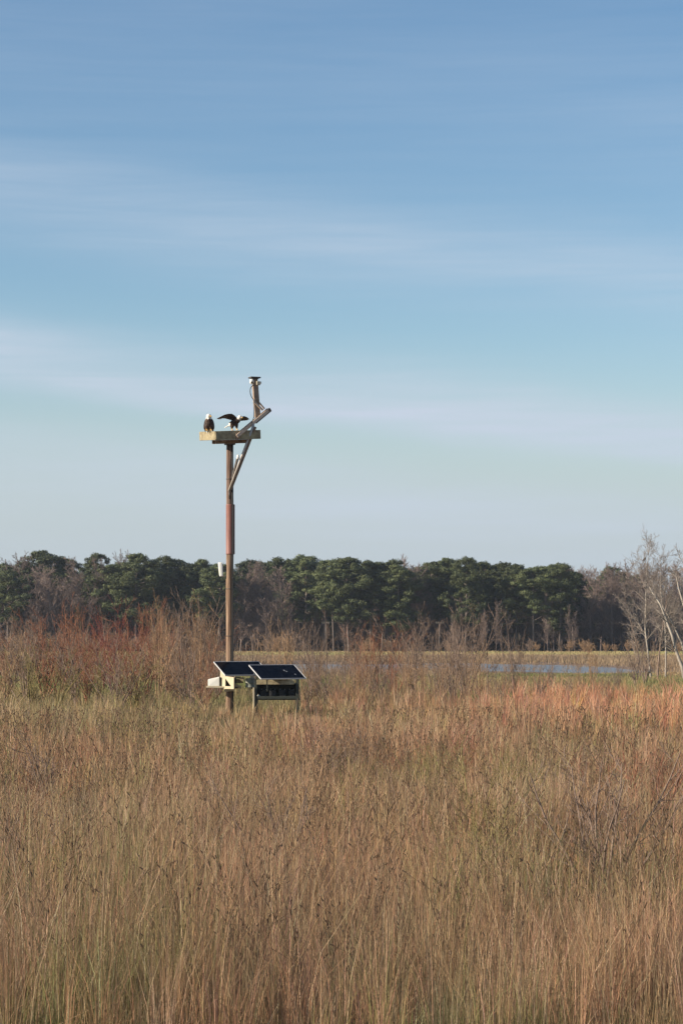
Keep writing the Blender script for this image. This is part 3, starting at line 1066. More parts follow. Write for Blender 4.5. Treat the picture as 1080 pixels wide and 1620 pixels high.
bx = tag(empty('equipment_box', Vector((XP, YPOLE, 0)) + LB(339.8, 1085.3, -.45)), 'white tapered equipment box on the shelf left of the pole', 'equipment box')
bbm = bmesh.new()
vv = [bbm.verts.new(p) for p in [(-.225, -.2, .0), (.215, -.2, -.0), (.215, .2, -.0), (-.225, .2, .0), (-.225, -.17, .26), (.215, -.2, .36), (.215, .2, .36), (-.225, .17, .26)]]
for f in ((0, 1, 2, 3), (4, 5, 6, 7), (0, 1, 5, 4), (1, 2, 6, 5), (2, 3, 7, 6), (3, 0, 4, 7)):
    bbm.faces.new([vv[i] for i in f])
bmesh.ops.recalc_face_normals(bbm, faces=bbm.faces)
bmesh.ops.bevel(bbm, geom=list(bbm.edges), offset=.02, segments=2, affect='EDGES', profile=.5)
mbx = MB()
mbx.bm.free()
mbx.bm = bbm
mbx.build('case', M_WHITE, bx)
MB().box((.235, 0, .18), (.03, .36, .33), None, .004).build('end_cover', M_CABDARK, bx)

dr = tag(empty('small_drum', P(395.6, 1088, 86.3)), 'dull grey steel drum with white cap between the two panels', 'drum')
MB().tube([(0, 0, 0), (0, 0, .02), (0, 0, .03), (0, 0, .17), (0, 0, .18), (0, 0, .20), (0, 0, .33), (0, 0, .345), (0, 0, .355)], [.17, .18, .172, .172, .178, .172, .172, .178, .15], 18).build('drum_body', M_DRUM, dr)
MB().box((.09, -.02, .44), (.16, .14, .17), None, .02).build('cap', M_WHITE, dr)
MB().bar((-.02, .1, -.02), (-.02, .6, .0), .06, .05).build('support_arm', M_CREAM, dr)
MB().bar((.06, .05, -.03), (.3, .2, -.03), .06, .05).build('support_arm', M_CABDARK, dr)

cb = tag(empty('battery_cabinet', P(440, 1138, YB)), 'dark open-fronted battery cabinet on legs under the front solar panel', 'cabinet')
O = cb.location.copy()
CB = lambda x, y, dy: P(x, y, YB) - O + Vector((0, dy, 0))
O.z = 0
cb.location.z = 0
KB = YB / F
wd = (474 - 402) * KB
xc = CB(438, 1100, 0).x
zt_, zb_ = CB(0, 1083, 0).z, CB(0, 1106, 0).z
MB().box((xc, .62, (zt_ + zb_) / 2), (wd - .1, .03, zt_ - zb_)).build('back_panel', M_CABDARK, cb)
MB().box((xc - wd / 2 + .045, .36, (zt_ + zb_) / 2), (.028, .5, zt_ - zb_)).build('side_panel', M_CABDARK, cb)
MB().box((xc + wd / 2 - .045, .36, (zt_ + zb_) / 2), (.028, .5, zt_ - zb_)).build('side_panel', M_CABDARK, cb)
MB().box((xc, .33, zb_ - .02), (wd - .02, .62, .04), None, .005).build('floor_plate', M_CABDARK, cb)
MB().box((xc, -.005, zb_ + .05), (wd - .12, .025, .11), None, .004).build('front_lip', M_CABDARK, cb)
MB().box((xc, .33, zt_ + .02), (wd - .1, .58, .03)).build('top_plate', M_CABDARK, cb)
MB().box((CB(435.5, 0, 0).x, -.012, CB(0, 1079.4, 0).z), (59 * KB, .05, 7.6 * KB), None, .006).build('front_beam', M_BOARD, cb)
for x, mt in ((404.6, M_CABDARK), (470, M_CABDARK)):
    for dy in (.02, .62):
        MB().box((CB(x, 0, 0).x + (0 if dy < .1 else .004), dy, CB(0, 1107, 0).z / 2 + CB(0, 1081, 0).z / 2 - .32), (.10, .07, CB(0, 1079, 0).z + .15), None, .006).build('leg', mt, cb)
MB().box((CB(401.2, 0, 0).x, -.03, CB(0, 1110, 0).z), (.055, .05, 44 * KB), None, .004).build('edge_strip', M_CREAM, cb)
MB().box((CB(474.4, 0, 0).x, -.03, CB(0, 1104, 0).z), (.025, .04, 52 * KB), None, .003).build('edge_strip', M_BOARD, cb)
# racks that hold the panel above the cabinet
for i in (.35, 1.65):
    top, low = qB(i, .1, -.08) + pb - cb.location, qB(i, .92, -.08) + pb - cb.location
    MB().bar(Vector((top.x, top.y, zt_ + .03)), top, .05, .05).build('rack_post', M_CABDARK, cb)
    MB().bar(Vector((low.x, low.y, zt_ - .25)), low, .045, .045).build('rack_post', M_CABDARK, cb)
for dx, wdt, hg, mt, lb in ((-.50, .26, .34, M_CABLE, 'black battery at the left inside the dark cabinet'), (-.16, .26, .34, M_CABLE, 'black battery second from left inside the dark cabinet'), (.20, .26, .34, M_CABLE, 'black battery third from left inside the dark cabinet'), (.55, .26, .34, M_CABLE, 'black battery at the right inside the dark cabinet')):
    bt = tag(empty('battery', cb.location + Vector((xc + dx, .36, zb_))), lb, 'battery', 'batteries in the cabinet')
    MB().box((0, 0, hg / 2), (wdt, .2, hg), None, .012).build('case', mt, bt)
    for sx in (-1, 1):
        MB().tube([(sx * wdt * .32, 0, hg), (sx * wdt * .32, 0, hg + .03)], .015, 8).build('terminal', M_PIPE, bt)
ct = tag(empty('white_container', cb.location + Vector((CB(408.8, 0, 0).x, .12, zb_))), 'small white container in the left corner of the dark cabinet', 'container')
MB().tube([(0, 0, 0), (0, 0, .01), (0, 0, .13), (0, 0, .145)], [.045, .05, .05, .03], 12).build('jar', M_WHITE, ct)
MB().tube([(0, 0, .145), (0, 0, .17)], .033, 10).build('lid', M_CREAM, ct)


# ------------------------------------------------------------------ birds
def feather_mat(name, cols, sc=18):
    return mat_noise(name, cols, (1, 1, .5), sc, 5, .65, .25, bump=.3)


M_FBROWN = feather_mat('brown_feathers', [(.014, .009, .007), (.040, .023, .016), (.095, .055, .038)])
M_FWHITE = feather_mat('white_feathers', [(.62, .60, .54), (.78, .76, .70)])
M_YELLOW = feather_mat('yellow_horn', [(.55, .34, .10), (.65, .42, .16)])


def chain(bm, pts, rads, flat=1.0, n=14):
    """ellipsoids strung along a path"""
    for i in range(len(pts) - 1):
        a, b_ = Vector(pts[i]), Vector(pts[i + 1])
        m_ = max(2, int((b_ - a).length / .012))
        for k in range(m_ + 1):
            t = k / m_
            rr = rads[i] + (rads[i + 1] - rads[i]) * t
            bmesh.ops.create_icosphere(bm, subdivisions=2, radius=rr, matrix=Matrix.Translation(a.lerp(b_, t)))


def ball(bm, c, r, M=None):
    bmesh.ops.create_icosphere(bm, subdivisions=3, radius=1.0, matrix=Matrix.Translation(Vector(c)) @ (M.to_4x4() if M is not None else Matrix()) @ Matrix.Diagonal((*r, 1)))


def plate(bm, poly, thick):
    """solid plate from two polylines (leading and trailing edges)"""
    lead, trail = poly
    top, bot = [], []
    for a, b_ in zip(lead, trail):
        a, b_ = Vector(a), Vector(b_)
        top.append([a, b_])
    for i in range(len(top) - 1):
        quad = [top[i][0], top[i + 1][0], top[i + 1][1], top[i][1]]
        nrm = (quad[2] - quad[0]).cross(quad[3] - quad[1]).normalized() * thick / 2
        vs = [bm.verts.new(p + nrm) for p in quad] + [bm.verts.new(p - nrm) for p in quad]
        for f in ((0, 1, 2, 3), (7, 6, 5, 4), (0, 4, 5, 1), (1, 5, 6, 2), (2, 6, 7, 3), (3, 7, 4, 0)):
            bm.faces.new([vs[k] for k in f])


def bird_body(name, bm, parent, voxel, classify, mats):
    tmp = bpy.data.meshes.new('tmp')
    bmesh.ops.recalc_face_normals(bm, faces=bm.faces)
    bm.to_mesh(tmp)
    bm.free()
    o = bpy.data.objects.new('tmp', tmp)
    col.objects.link(o)
    rm = o.modifiers.new('r', 'REMESH')
    rm.mode = 'VOXEL'
    rm.voxel_size = voxel
    sm = o.modifiers.new('s', 'SMOOTH')
    sm.iterations = 3
    dg = bpy.context.evaluated_depsgraph_get()
    me = bpy.data.meshes.new_from_object(o.evaluated_get(dg))
    bpy.data.objects.remove(o)
    me.name = name
    me.materials.clear()
    for m_ in mats:
        me.materials.append(m_)
    for p in me.polygons:
        p.material_index = classify(p.center)
        p.use_smooth = True
    return link(name, me, parent)


# eagle perched upright, head turned to its left
eg = tag(empty('perched_eagle', Vector((XP, YPOLE, 0)) + LT(-S / 2 + .02, -.33, zt)), 'bald eagle perched upright on the left edge of the platform', 'eagle', 'eagles on the nest platform')
eg.location.x = (332 - CX) * K
eg.scale = (1.1, 1.1, 1.02)
ebm = bmesh.new()
ball(ebm, (0, 0, .30), (.155, .15, .21))
ball(ebm, (0, -.02, .38), (.145, .13, .14))
for s in (-1, 1):
    ball(ebm, (s * .12, .04, .27), (.062, .13, .215), Matrix.Rotation(R(-s * 9), 3, 'Y'))
    ball(ebm, (s * .12, .11, .12), (.035, .05, .13), Matrix.Rotation(R(-s * 8), 3, 'Y'))
    chain(ebm, [(s * .07, -.05, .20), (s * .075, -.06, .09)], [.075, .04])
    chain(ebm, [(s * .075, -.06, .09), (s * .075, -.07, .025)], [.022, .02])
    for tx in (-.045, 0, .045):
        chain(ebm, [(s * .075, -.07, .022), (s * .075 + tx, -.145, .016)], [.018, .012])
    chain(ebm, [(s * .075, -.07, .022), (s * .075, -.015, .016)], [.018, .012])
chain(ebm, [(0, -.03, .40), (.0, -.05, .52)], [.125, .092])
ball(ebm, (.0, -.06, .555), (.092, .105, .092))
chain(ebm, [(.045, -.12, .558), (.085, -.15, .545), (.095, -.158, .522)], [.036, .026, .012])
plate(ebm, ([(-.08, .13, .17), (-.085, .19, .0), (-.075, .23, -.10)], [(.08, .13, .17), (.085, .19, .0), (.075, .23, -.10)]), .04)


def cls1(c):
    if c.z < .085 and c.y < 0.02:
        return 2
    if c.x > .03 and c.y < -.135 and c.z > .5:
        return 2
    if c.z > .455 + .02 * math.sin(c.x * 60):
        return 1
    if c.y > .135 and c.z < .10:
        return 1
    return 0


bird_body('body', ebm, eg, .011, cls1, [M_FBROWN, M_FWHITE, M_YELLOW])
for s, ey in ((-1, (-.055, -.135, .578)), (1, (.062, -.122, .578))):
    q_ = bmesh.new()
    ball(q_, ey, (.011, .011, .011))
    mbx = MB()
    mbx.bm.free()
    mbx.bm = q_
    mbx.build('eye', M_LENS, eg)

# eagle with raised wings, leaning forward to the right
ew = tag(empty('wing_spread_eagle', Vector((XP, YPOLE, 0)) + LT(.02, -S / 2 + .0, zt)), 'bald eagle with raised half-spread wings on the platform\'s middle', 'eagle', 'eagles on the nest platform')
ew.location.x = (372 - CX) * K
wbm = bmesh.new()
chain(wbm, [(-.13, .09, .235), (.0, .0, .30), (.13, -.09, .375)], [.095, .135, .115])
chain(wbm, [(.13, -.09, .375), (.19, -.14, .45), (.215, -.16, .485)], [.10, .082, .078])
ball(wbm, (.225, -.17, .485), (.082, .088, .080))
chain(wbm, [(.285, -.215, .478), (.318, -.245, .468), (.328, -.255, .445)], [.034, .025, .011])
for (fx, fyy, bx_) in ((-.09, .02, -.05), (.10, -.06, .08)):
    chain(wbm, [(bx_, fyy + .0, .24), (fx, fyy, .10)], [.085, .045])
    chain(wbm, [(fx, fyy, .10), (fx + .01, fyy - .01, .025)], [.024, .02])
    for ta in (-.6, 0, .6):
        chain(wbm, [(fx + .01, fyy - .01, .02), (fx + .01 + .07 * math.sin(.9 + ta), fyy - .01 - .07 * math.cos(.9 + ta), .015)], [.017, .012])
    chain(wbm, [(fx + .01, fyy - .01, .02), (fx - .03, fyy + .03, .015)], [.017, .012])
# tail
plate(wbm, ([(-.14, .02, .25), (-.27, .10, .17), (-.38, .17, .11)], [(-.10, .17, .27), (-.24, .26, .20), (-.35, .34, .15)]), .035)
# image-left wing: shoulder, wrist, hand, fingered tip
lead = [(.10, -.02, .43), (-.0, -.12, .53), (-.085, -.20, .585), (-.21, -.25, .585), (-.34, -.30, .555), (-.45, -.34, .50)]
trail = [(-.02, .22, .33), (-.06, .16, .40), (-.12, .10, .41), (-.22, .03, .43), (-.34, -.06, .455), (-.46, -.20, .455)]
plate(wbm, (lead, trail), .034)
chain(wbm, lead, [.045, .04, .035, .028, .022, .016])
for k, (tx, ty, tz) in enumerate([(-.64, -.42, .405), (-.62, -.34, .40), (-.585, -.26, .40), (-.54, -.18, .405), (-.49, -.10, .415)]):
    t = k / 4
    a0 = Vector(lead[5]).lerp(Vector(trail[5]), t)
    a1 = Vector(lead[4]).lerp(Vector(trail[4]), t * .9)
    wdir = (Vector(trail[5]) - Vector(lead[5])).normalized() * .024
    plate(wbm, ([a1 - wdir, a0 - wdir, (tx, ty, tz)], [a1 + wdir, a0 + wdir, (tx + .012, ty + .012, tz)]), .026)
# image-right wing, foreshortened
lead = [(.20, -.05, .42), (.30, .06, .50), (.37, .16, .535), (.45, .28, .525), (.50, .40, .505)]
trail = [(.05, .18, .35), (.17, .28, .40), (.26, .38, .41), (.36, .46, .43), (.45, .52, .455)]
plate(wbm, (lead, trail), .034)
chain(wbm, lead, [.045, .038, .03, .024, .016])
for k, (tx, ty, tz) in enumerate([(.57, .58, .475), (.545, .62, .46), (.51, .65, .445), (.47, .66, .435)]):
    t = k / 3
    a0 = Vector(lead[4]).lerp(Vector(trail[4]), t)
    a1 = Vector(lead[3]).lerp(Vector(trail[3]), t)
    wdir = (Vector(trail[4]) - Vector(lead[4])).normalized() * .024
    plate(wbm, ([a1 - wdir, a0 - wdir, (tx, ty, tz)], [a1 + wdir, a0 + wdir, (tx + .012, ty, tz)]), .026)


def cls2(c):
    if c.z < .088 and c.x > -.18:
        return 2
    if c.x > .285 and c.y < -.18 and c.z < .51:
        return 2
    if (Vector((c.x, c.y, c.z)) - Vector((.235, -.185, .495))).length < .125:
        return 1
    if c.x < -.145 and c.z < .275 and c.y > -.05:
        return 1
    return 0


bird_body('body', wbm, ew, .011, cls2, [M_FBROWN, M_FWHITE, M_YELLOW])
q_ = bmesh.new()
ball(q_, (.262, -.243, .50), (.011, .011, .011))
mbx = MB()
mbx.bm.free()
mbx.bm = q_
mbx.build('eye', M_LENS, ew)

# ------------------------------------------------------------------ bare trees on the near shore at right
YT = 168.0


def near_tree(seed, x, yb, ytop, Y, r, lean, mat, tw, label, dense=1.0, start=.3, k0=15, rmin=.0105, wide=1.0, nm='bare_sapling'):
    hgt = (yb - ytop) * Y / F
    tr, cr = bare_tree_meshes(seed, hgt, r, mat, tw, wide=wide, rmin=rmin, dense=dense, lean=lean, start=start, k0=k0)
    X = (x - CX) * Y / F
    e = put_tree(nm, (tr, cr), (X, Y, gz(X, Y)), (1, 1, 1), 0)
    return tag(e, label, 'bare tree', 'bare trees on the near shore')


bird_tree = near_tree(301, 1030, 1075, 858, 170, .08, (-.04, 0), M_BARK_PALE, M_TWIG_PALE, 'slim bare tree with a small dark bird near its top', dense=1.15, start=.28, k0=20, wide=.9)
near_tree(305, 1052, 1076, 872, 172, .075, (.03, .1), M_BARK_PALE, M_TWIG_PALE, 'slim bare tree just right of the bird tree', dense=1.15, start=.3, k0=18)
near_tree(309, 1040, 1075, 905, 166, .08, (.02, .1), M_TWIG_GREY, M_TWIG_PALE, 'shorter bare tree standing between the two slim shore trees', start=.25, k0=14)
near_tree(307, 1013, 1072, 930, 175, .06, (-.03, .1), M_TWIG_GREY, M_TWIG_PALE, 'short bare tree left of the bird tree', start=.2, k0=14)
near_tree(311, 1092, 1080, 880, 168, .10, (-.05, .1), M_TWIG_GREY, M_TWIG_PALE, 'bare tree cut by the right edge of the picture', start=.25, k0=16)


# leaning pale trunks, bent along a path
def leaning(seed, path, Y, r, label):
    rng_ = random.Random(seed)
    pts = [P(x, y, Y) for x, y in path]
    base = pts[0].copy()
    base.z = gz(base.x, Y)
    e = tag(empty('leaning_trunk', base), label, 'bare tree', 'leaning pale trunks at the right edge')
    loc = [p - base for p in pts]
    loc[0].z = -.2
    loc = [p + Vector((0, .15 * i, 0)) for i, p in enumerate(loc)]
    rad = [r * (1 - .8 * i / (len(loc) - 1)) for i in range(len(loc))]
    MB().tube(loc, rad, 8).build('trunk', M_BARK_PALE, e)
    out = []
    cfg = [dict(n=5, wob=.1, up=.05, start=.15, kids=6, ang=35, ratio=.5, rr=.5, rmin=.014), dict(n=3, wob=.14, up=.05, start=.2, kids=4, ang=35, ratio=.5, rr=.5, rmin=.012), dict(n=2, wob=.15, up=.04, start=.2, kids=0, ang=30, ratio=.5, rr=.6, rmin=.010)]
    for i in range(1, len(loc)):
        for _ in range(2):
            d = (loc[i] - loc[i - 1]).normalized() + Vector((rng_.gauss(0, .6), rng_.gauss(0, .6), rng_.gauss(.2, .3)))
            grow(rng_, loc[i - 1].lerp(loc[i], rng_.random()), d, rng_.uniform(.8, 2.0), rad[i] * .6, 0, cfg, out)
    link('branches', seg_mesh('branches', out, M_TWIG_PALE, 3), e)


leaning(1, [(1083, 1078), (1079, 1055), (1070, 1030), (1064, 1005), (1055, 980), (1046, 955), (1036, 940), (1030, 928)], 165, .15, 'pale leaning trunk at the right edge, reaching lowest and farthest left')
leaning(2, [(1094, 1080), (1086, 1045), (1078, 1015), (1069, 995), (1062, 980), (1054, 966), (1047, 955)], 166, .11, 'pale leaning trunk just right of the long leaning one')
leaning(3, [(1100, 1080), (1094, 1020), (1086, 970), (1079, 945), (1075, 930), (1072, 912), (1068, 905)], 164, .12, 'pale trunk cut by the right edge, its top leaning left')

# the bird sits on the twig nearest to where the photograph shows it
goal = P(1021.5, 886.5, 170.0)
best = None
for ch in bird_tree.children:
    co = np.empty(len(ch.data.vertices) * 3, dtype=np.float32)
    ch.data.vertices.foreach_get('co', co)
    co = co.reshape(-1, 3) + np.array(bird_tree.location)
    dd_ = (co[:, 0] - goal.x) ** 2 + (co[:, 2] - goal.z) ** 2
    k = int(dd_.argmin())
    if best is None or dd_[k] < best[0]:
        best = (dd_[k], Vector(co[k].tolist()))
bird = tag(empty('small_bird', best[1]), 'small dark bird sitting high in the bare tree at right', 'bird')
sb = bmesh.new()
chain(sb, [(-.05, 0, .06), (.03, 0, .13), (.07, 0, .19)], [.06, .075, .05])
ball(sb, (.085, -.01, .22), (.048, .045, .045))
chain(sb, [(.125, -.01, .222), (.165, -.01, .215)], [.016, .006])
plate(sb, ([(-.05, -.03, .07), (-.2, -.035, -.03)], [(-.05, .03, .07), (-.2, .035, -.03)]), .03)
chain(sb, [(.02, -.02, .07), (.02, -.02, 0)], [.014, .01])
chain(sb, [(.02, .02, .07), (.02, .02, 0)], [.014, .01])
bird_body('body', sb, bird, .008, lambda c: 0, [M_FBROWN])

# ------------------------------------------------------------------ shrubs of the near meadow
KINDS = {
    'red': (M_TWIG_RED, M_TWIG_RED, 'rust-red bare shrub'),
    'dred': (M_TWIG_DRED, M_TWIG_DRED, 'dark red stemmed bare shrub'),
    'grey': (M_TWIG_GREY, M_TWIG_GREY, 'grey-brown bare shrub'),
    'ochre': (M_TWIG_OCHRE, M_TWIG_OCHRE, 'ochre tan bare shrub'),
    'olive': (M_TWIG_OLIVE, M_TWIG_OLIVE, 'low olive-brown bare shrub'),
}
SH = {}
for ki, (k, (a, b_, _)) in enumerate(KINDS.items()):
    SH[k] = [shrub_meshes(400 + ki * 10 + v, 4.0, 7 + 2 * v, a, b_, rmin=.0075, spread=.34 + .12 * v, dense=1.0) for v in range(3)]
placed = []


def put_shrub(kind, x, ytop, Y, wide=1.0):
    X = (x - CX) * Y / F
    z0_ = gz(X, Y)
    hgt = H - (ytop - YH) * Y / F - z0_
    s = hgt / (3.6 if Y < 88 else 3.0 if x < 363 else 3.4)
    e = put_tree('bare_shrub', SH[kind][rng.randrange(3)], (X, Y, z0_), (s * wide, s * wide, s), rng.uniform(0, 6.28), ('stems', 'twigs'))
    placed.append((x, kind, e))


rng = random.Random(77)
hand = [('red', 95, 968, 118, .9), ('red', 70, 985, 110, 1), ('grey', 20, 975, 125, 1), ('grey', 40, 1000, 108, 1), ('dred', 165, 985, 128, .9), ('dred', 182, 992, 122, .9),
        ('red', 205, 990, 106, 1), ('red', 232, 975, 112, 1.1), ('ochre', 250, 985, 104, 1), ('red', 268, 972, 120, 1), ('grey', 292, 965, 116, .9), ('ochre', 315, 985, 108, 1),
        ('grey', 330, 975, 124, .9), ('red', 140, 1000, 100, 1), ('grey', 120, 1005, 98, 1.1), ('grey', 345, 1000, 112, .9), ('olive', 50, 1040, 100, 1.3), ('olive', 90, 1046, 96, 1.3),
        ('olive', 155, 1045, 97, 1.3), ('olive', 215, 1040, 95, 1.3), ('ochre', 8, 1025, 104, 1.2), ('red', -8, 1000, 110, 1), ('grey', 185, 1030, 94, 1.1), ('ochre', 280, 1035, 94, 1.1),
        ('grey', 305, 1040, 92, 1.1), ('red', 325, 1035, 98, 1),
        ('grey', 400, 1005, 128, .8), ('ochre', 432, 1002, 132, 1), ('ochre', 455, 998, 128, 1), ('grey', 495, 985, 118, .8), 
        ('red', 575, 990, 124, 1), ('red', 598, 985, 118, 1), ('ochre', 585, 1015, 104, 1), ('grey', 655, 972, 112, 1.05), ('red', 625, 1003, 122, 1),
        ('grey', 690, 1000, 108, .8), ('grey', 735, 970, 116, 1.05), ('grey', 715, 990, 104, .9), ('ochre', 640, 1030, 98, 1),
        ('ochre', 560, 1030, 100, 1), ('grey', 530, 1035, 96, .9), ('ochre', 505, 1040, 98, 1), ('grey', 610, 1030, 96, .9), ('ochre', 700, 1040, 96, 1), ('ochre', 760, 1035, 98, 1),
        ('grey', 810, 985, 118, .6), ('ochre', 845, 1035, 106, .9), ('grey', 870, 1040, 112, .8), ('ochre', 915, 1030, 120, .9), ('ochre', 935, 1028, 124, .9),
        ('ochre', 800, 1045, 100, .9), ('grey', 978, 1030, 130, .7), ('grey', 1005, 1000, 140, .9), ('grey', 1020, 985, 145, .9), ('ochre', 1060, 1030, 120, .9), 
        ('grey', 485, 1050, 92, .9), ('grey', 500, 1010, 108, .6)]
for a in hand:
    put_shrub(*a)
for a in [('ochre', 478, 1052, 91, 1), ('grey', 522, 1046, 93, .9), ('ochre', 548, 1055, 90, 1), ('grey', 590, 1048, 92, .9), ('red', 626, 1056, 91, 1), ('ochre', 668, 1050, 93, 1), ('grey', 712, 1052, 90, .9),
          ('ochre', 742, 1058, 92, 1), ('grey', 786, 1054, 93, .9), ('grey', 852, 1046, 96, .8), ('ochre', 328, 1068, 90, 1), ('grey', 900, 1052, 98, .8), ('grey', 958, 1048, 104, .8)]:
    put_shrub(*a)
# thin filler shrubs of the left thicket, farther out
for i in range(20):
    x = rng.uniform(-15, 350)
    put_shrub(rng.choice(['red', 'grey', 'ochre', 'grey', 'red']), x, rng.uniform(985, 1025), rng.uniform(120, 168), rng.uniform(.9, 1.3))
for i in range(3):
    x = rng.uniform(400, 800)
    put_shrub(rng.choice(['ochre', 'grey', 'ochre', 'red']), x, rng.uniform(1000, 1035), rng.uniform(118, 172), rng.uniform(.8, 1.1))
# low shrubs scattered through the foreground meadow below
for i in range(46):
    Y = 24 * (84 / 24) ** rng.random()
    x = rng.uniform(-30, 1110)
    if abs(x - 410) < 120 and Y > 50:
        continue
    hgt = min(1.9, H - 118 * Y / F) * rng.uniform(.5, 1.0)
    put_shrub(rng.choice(['olive', 'ochre', 'grey', 'red', 'olive', 'grey']), x, YH + (H - hgt) * F / Y, Y, rng.uniform(.9, 1.5))
# single-stemmed young trees standing out of the scrub
SAP = [bare_tree_meshes(700 + k, 5.0, .045, M_TWIG_GREY, M_TWIG_GREY, wide=.95, rmin=.008, dense=.8, start=.25, k0=11) for k in range(4)]
sap = []
for i, (x, yt, Y) in enumerate([(18, 972, 118), (112, 985, 104), (176, 965, 125), (262, 978, 110), (300, 962, 118), (334, 970, 106), (492, 984, 112), (516, 974, 116), (545, 992, 104), (600, 985, 118),
                                (640, 990, 102), (657, 966, 108), (669, 974, 114), (692, 990, 120), (736, 968, 108), (753, 964, 114), (771, 978, 104), (813, 976, 112), (826, 1005, 106), (872, 1020, 118), (560, 1000, 98)]):
    X = (x - CX) * Y / F
    z0_ = gz(X, Y)
    sc_ = (H - (yt - YH) * Y / F - z0_) / 5.0
    sap.append((x, put_tree('bare_sapling', SAP[i % 4], (X, Y, z0_), (sc_, sc_, sc_), i * 2.1)))
sap.sort(key=lambda t: t[0])
for k, (x, e) in enumerate([t for t in sap if t[0] < 363]):
    tag(e, f'slender bare sapling left of the nest pole, {ordinal(k + 1)} sapling from the left edge', 'sapling', 'bare saplings in the scrub')
for k, (x, e) in enumerate([t for t in sap if t[0] > 363]):
    tag(e, f'slender forked bare sapling, {ordinal(k + 1)} sapling to the right of the nest pole', 'sapling', 'bare saplings in the scrub')
cnt = {}
for side, test in (('left', lambda x: x < 363), ('right', lambda x: x >= 363)):
    for k in KINDS:
        lst = sorted([(x, e) for x, kk, e in placed if kk == k and test(x)], key=lambda t: t[0])
        nth = 0
        for x, e in lst:
            if x < 0 or x > 1080:
                tag(e, f'{KINDS[k][2]} cut by the {"left" if x < 0 else "right"} edge of the picture', 'shrub', 'bare shrubs of the near meadow')
                continue
            nth += 1
            where = 'counting from left edge to pole' if side == 'left' else 'counting rightward from the pole'
            tag(e, f'{KINDS[k][2]}, {ordinal(nth)} of its colour {where}', 'shrub', 'bare shrubs of the near meadow')


# ------------------------------------------------------------------ grass
def blades(name, n, sampler, hfun, wpx, colfun, lean, seed, label, fine=False):
    nr = np.random.default_rng(seed)
    smp = sampler(nr, n)
    X, Y = smp[:2]
    n = len(X)
    hgt = hfun(nr, X, Y) * (smp[3] if len(smp) > 2 else 1.0)
    Z = ground_z(X, Y) - .02
    w = np.maximum(.0035, wpx * Y / F) * nr.uniform(.6, 1.3, n)
    az = smp[2] if len(smp) > 2 else nr.uniform(0, 2 * math.pi, n)
    fac = nr.uniform(0, math.pi, n)
    ln = np.abs(nr.normal(0, lean, n)) * hgt
    dx, dy = np.cos(az) * ln + .02 * hgt, np.sin(az) * ln
    brk = nr.random(n) < .10                     # bent and broken blades
    dx, dy = np.where(brk, dx * 3.2, dx), np.where(brk, dy * 3.2, dy)
    hgt = np.where(brk, hgt * .55, hgt)
    wx, wy = np.cos(fac) * w * .5, np.sin(fac) * w * .5
    b0 = np.stack([X - wx, Y - wy, Z], 1)
    b1 = np.stack([X + wx, Y + wy, Z], 1)
    m0 = np.stack([X - wx * .8 + dx * .35, Y - wy * .8 + dy * .35, Z + hgt * .6], 1)
    m1 = np.stack([X + wx * .8 + dx * .35, Y + wy * .8 + dy * .35, Z + hgt * .6], 1)
    tp = np.stack([X + dx, Y + dy, Z + hgt], 1)
    tq = tp + np.stack([wx, wy, 0 * wx], 1) * .5
    nv = 6 if fine else 4
    V = np.stack([b0, b1, m1, m0, tp, tq] if fine else [b0, b1, tq, tp], 1).reshape(-1, 3)
    base = (np.arange(n) * nv)[:, None]
    Fq = base + np.array([[0, 1, 2, 3]])
    if fine:
        Fq = np.concatenate([Fq, base + np.array([[3, 2, 5, 4]])])
    c = colfun(nr, X, Y)
    if len(smp) > 4:
        c = c * smp[4]
    C = np.repeat(c[:, None, :], nv, 1).reshape(-1, 3)
    o = link(name, np_mesh(name, V, Fq, M_GRASS, False, C))
    return tag(o, label, 'grass', kind='stuff')


def patch(X, Y, s, seed):
    """cheap smooth value noise in 0..1"""
    a = seed * 1.7
    v = (np.sin(X * s + a) * np.cos(Y * s * .7 + 2 * a) + np.sin(X * s * 2.3 + Y * s * 1.1 + 3 * a) * .6 + np.sin(X * s * 4.9 - Y * s * 3.7 + a) * .4 + np.cos(Y * s * 1.9 - X * s * .4 + 4 * a) * .6)
    return np.clip(.5 + v * .26, 0, 1)


def wedge(nr, n, y0, y1, margin=1.06, power=1.0):
    t = nr.random(n)
    Y = np.sqrt(y0 ** 2 + (y1 ** 2 - y0 ** 2) * t) if power == 1 else y0 * (y1 / y0) ** t
    X = (nr.random(n) - .5) * (.30 * margin * Y + 5.0) + nr.normal(0, .3, n)
    return X, Y


def lerp3(a, b_, t):
    return np.array(a)[None] * (1 - t[:, None]) + np.array(b_)[None] * t[:, None]


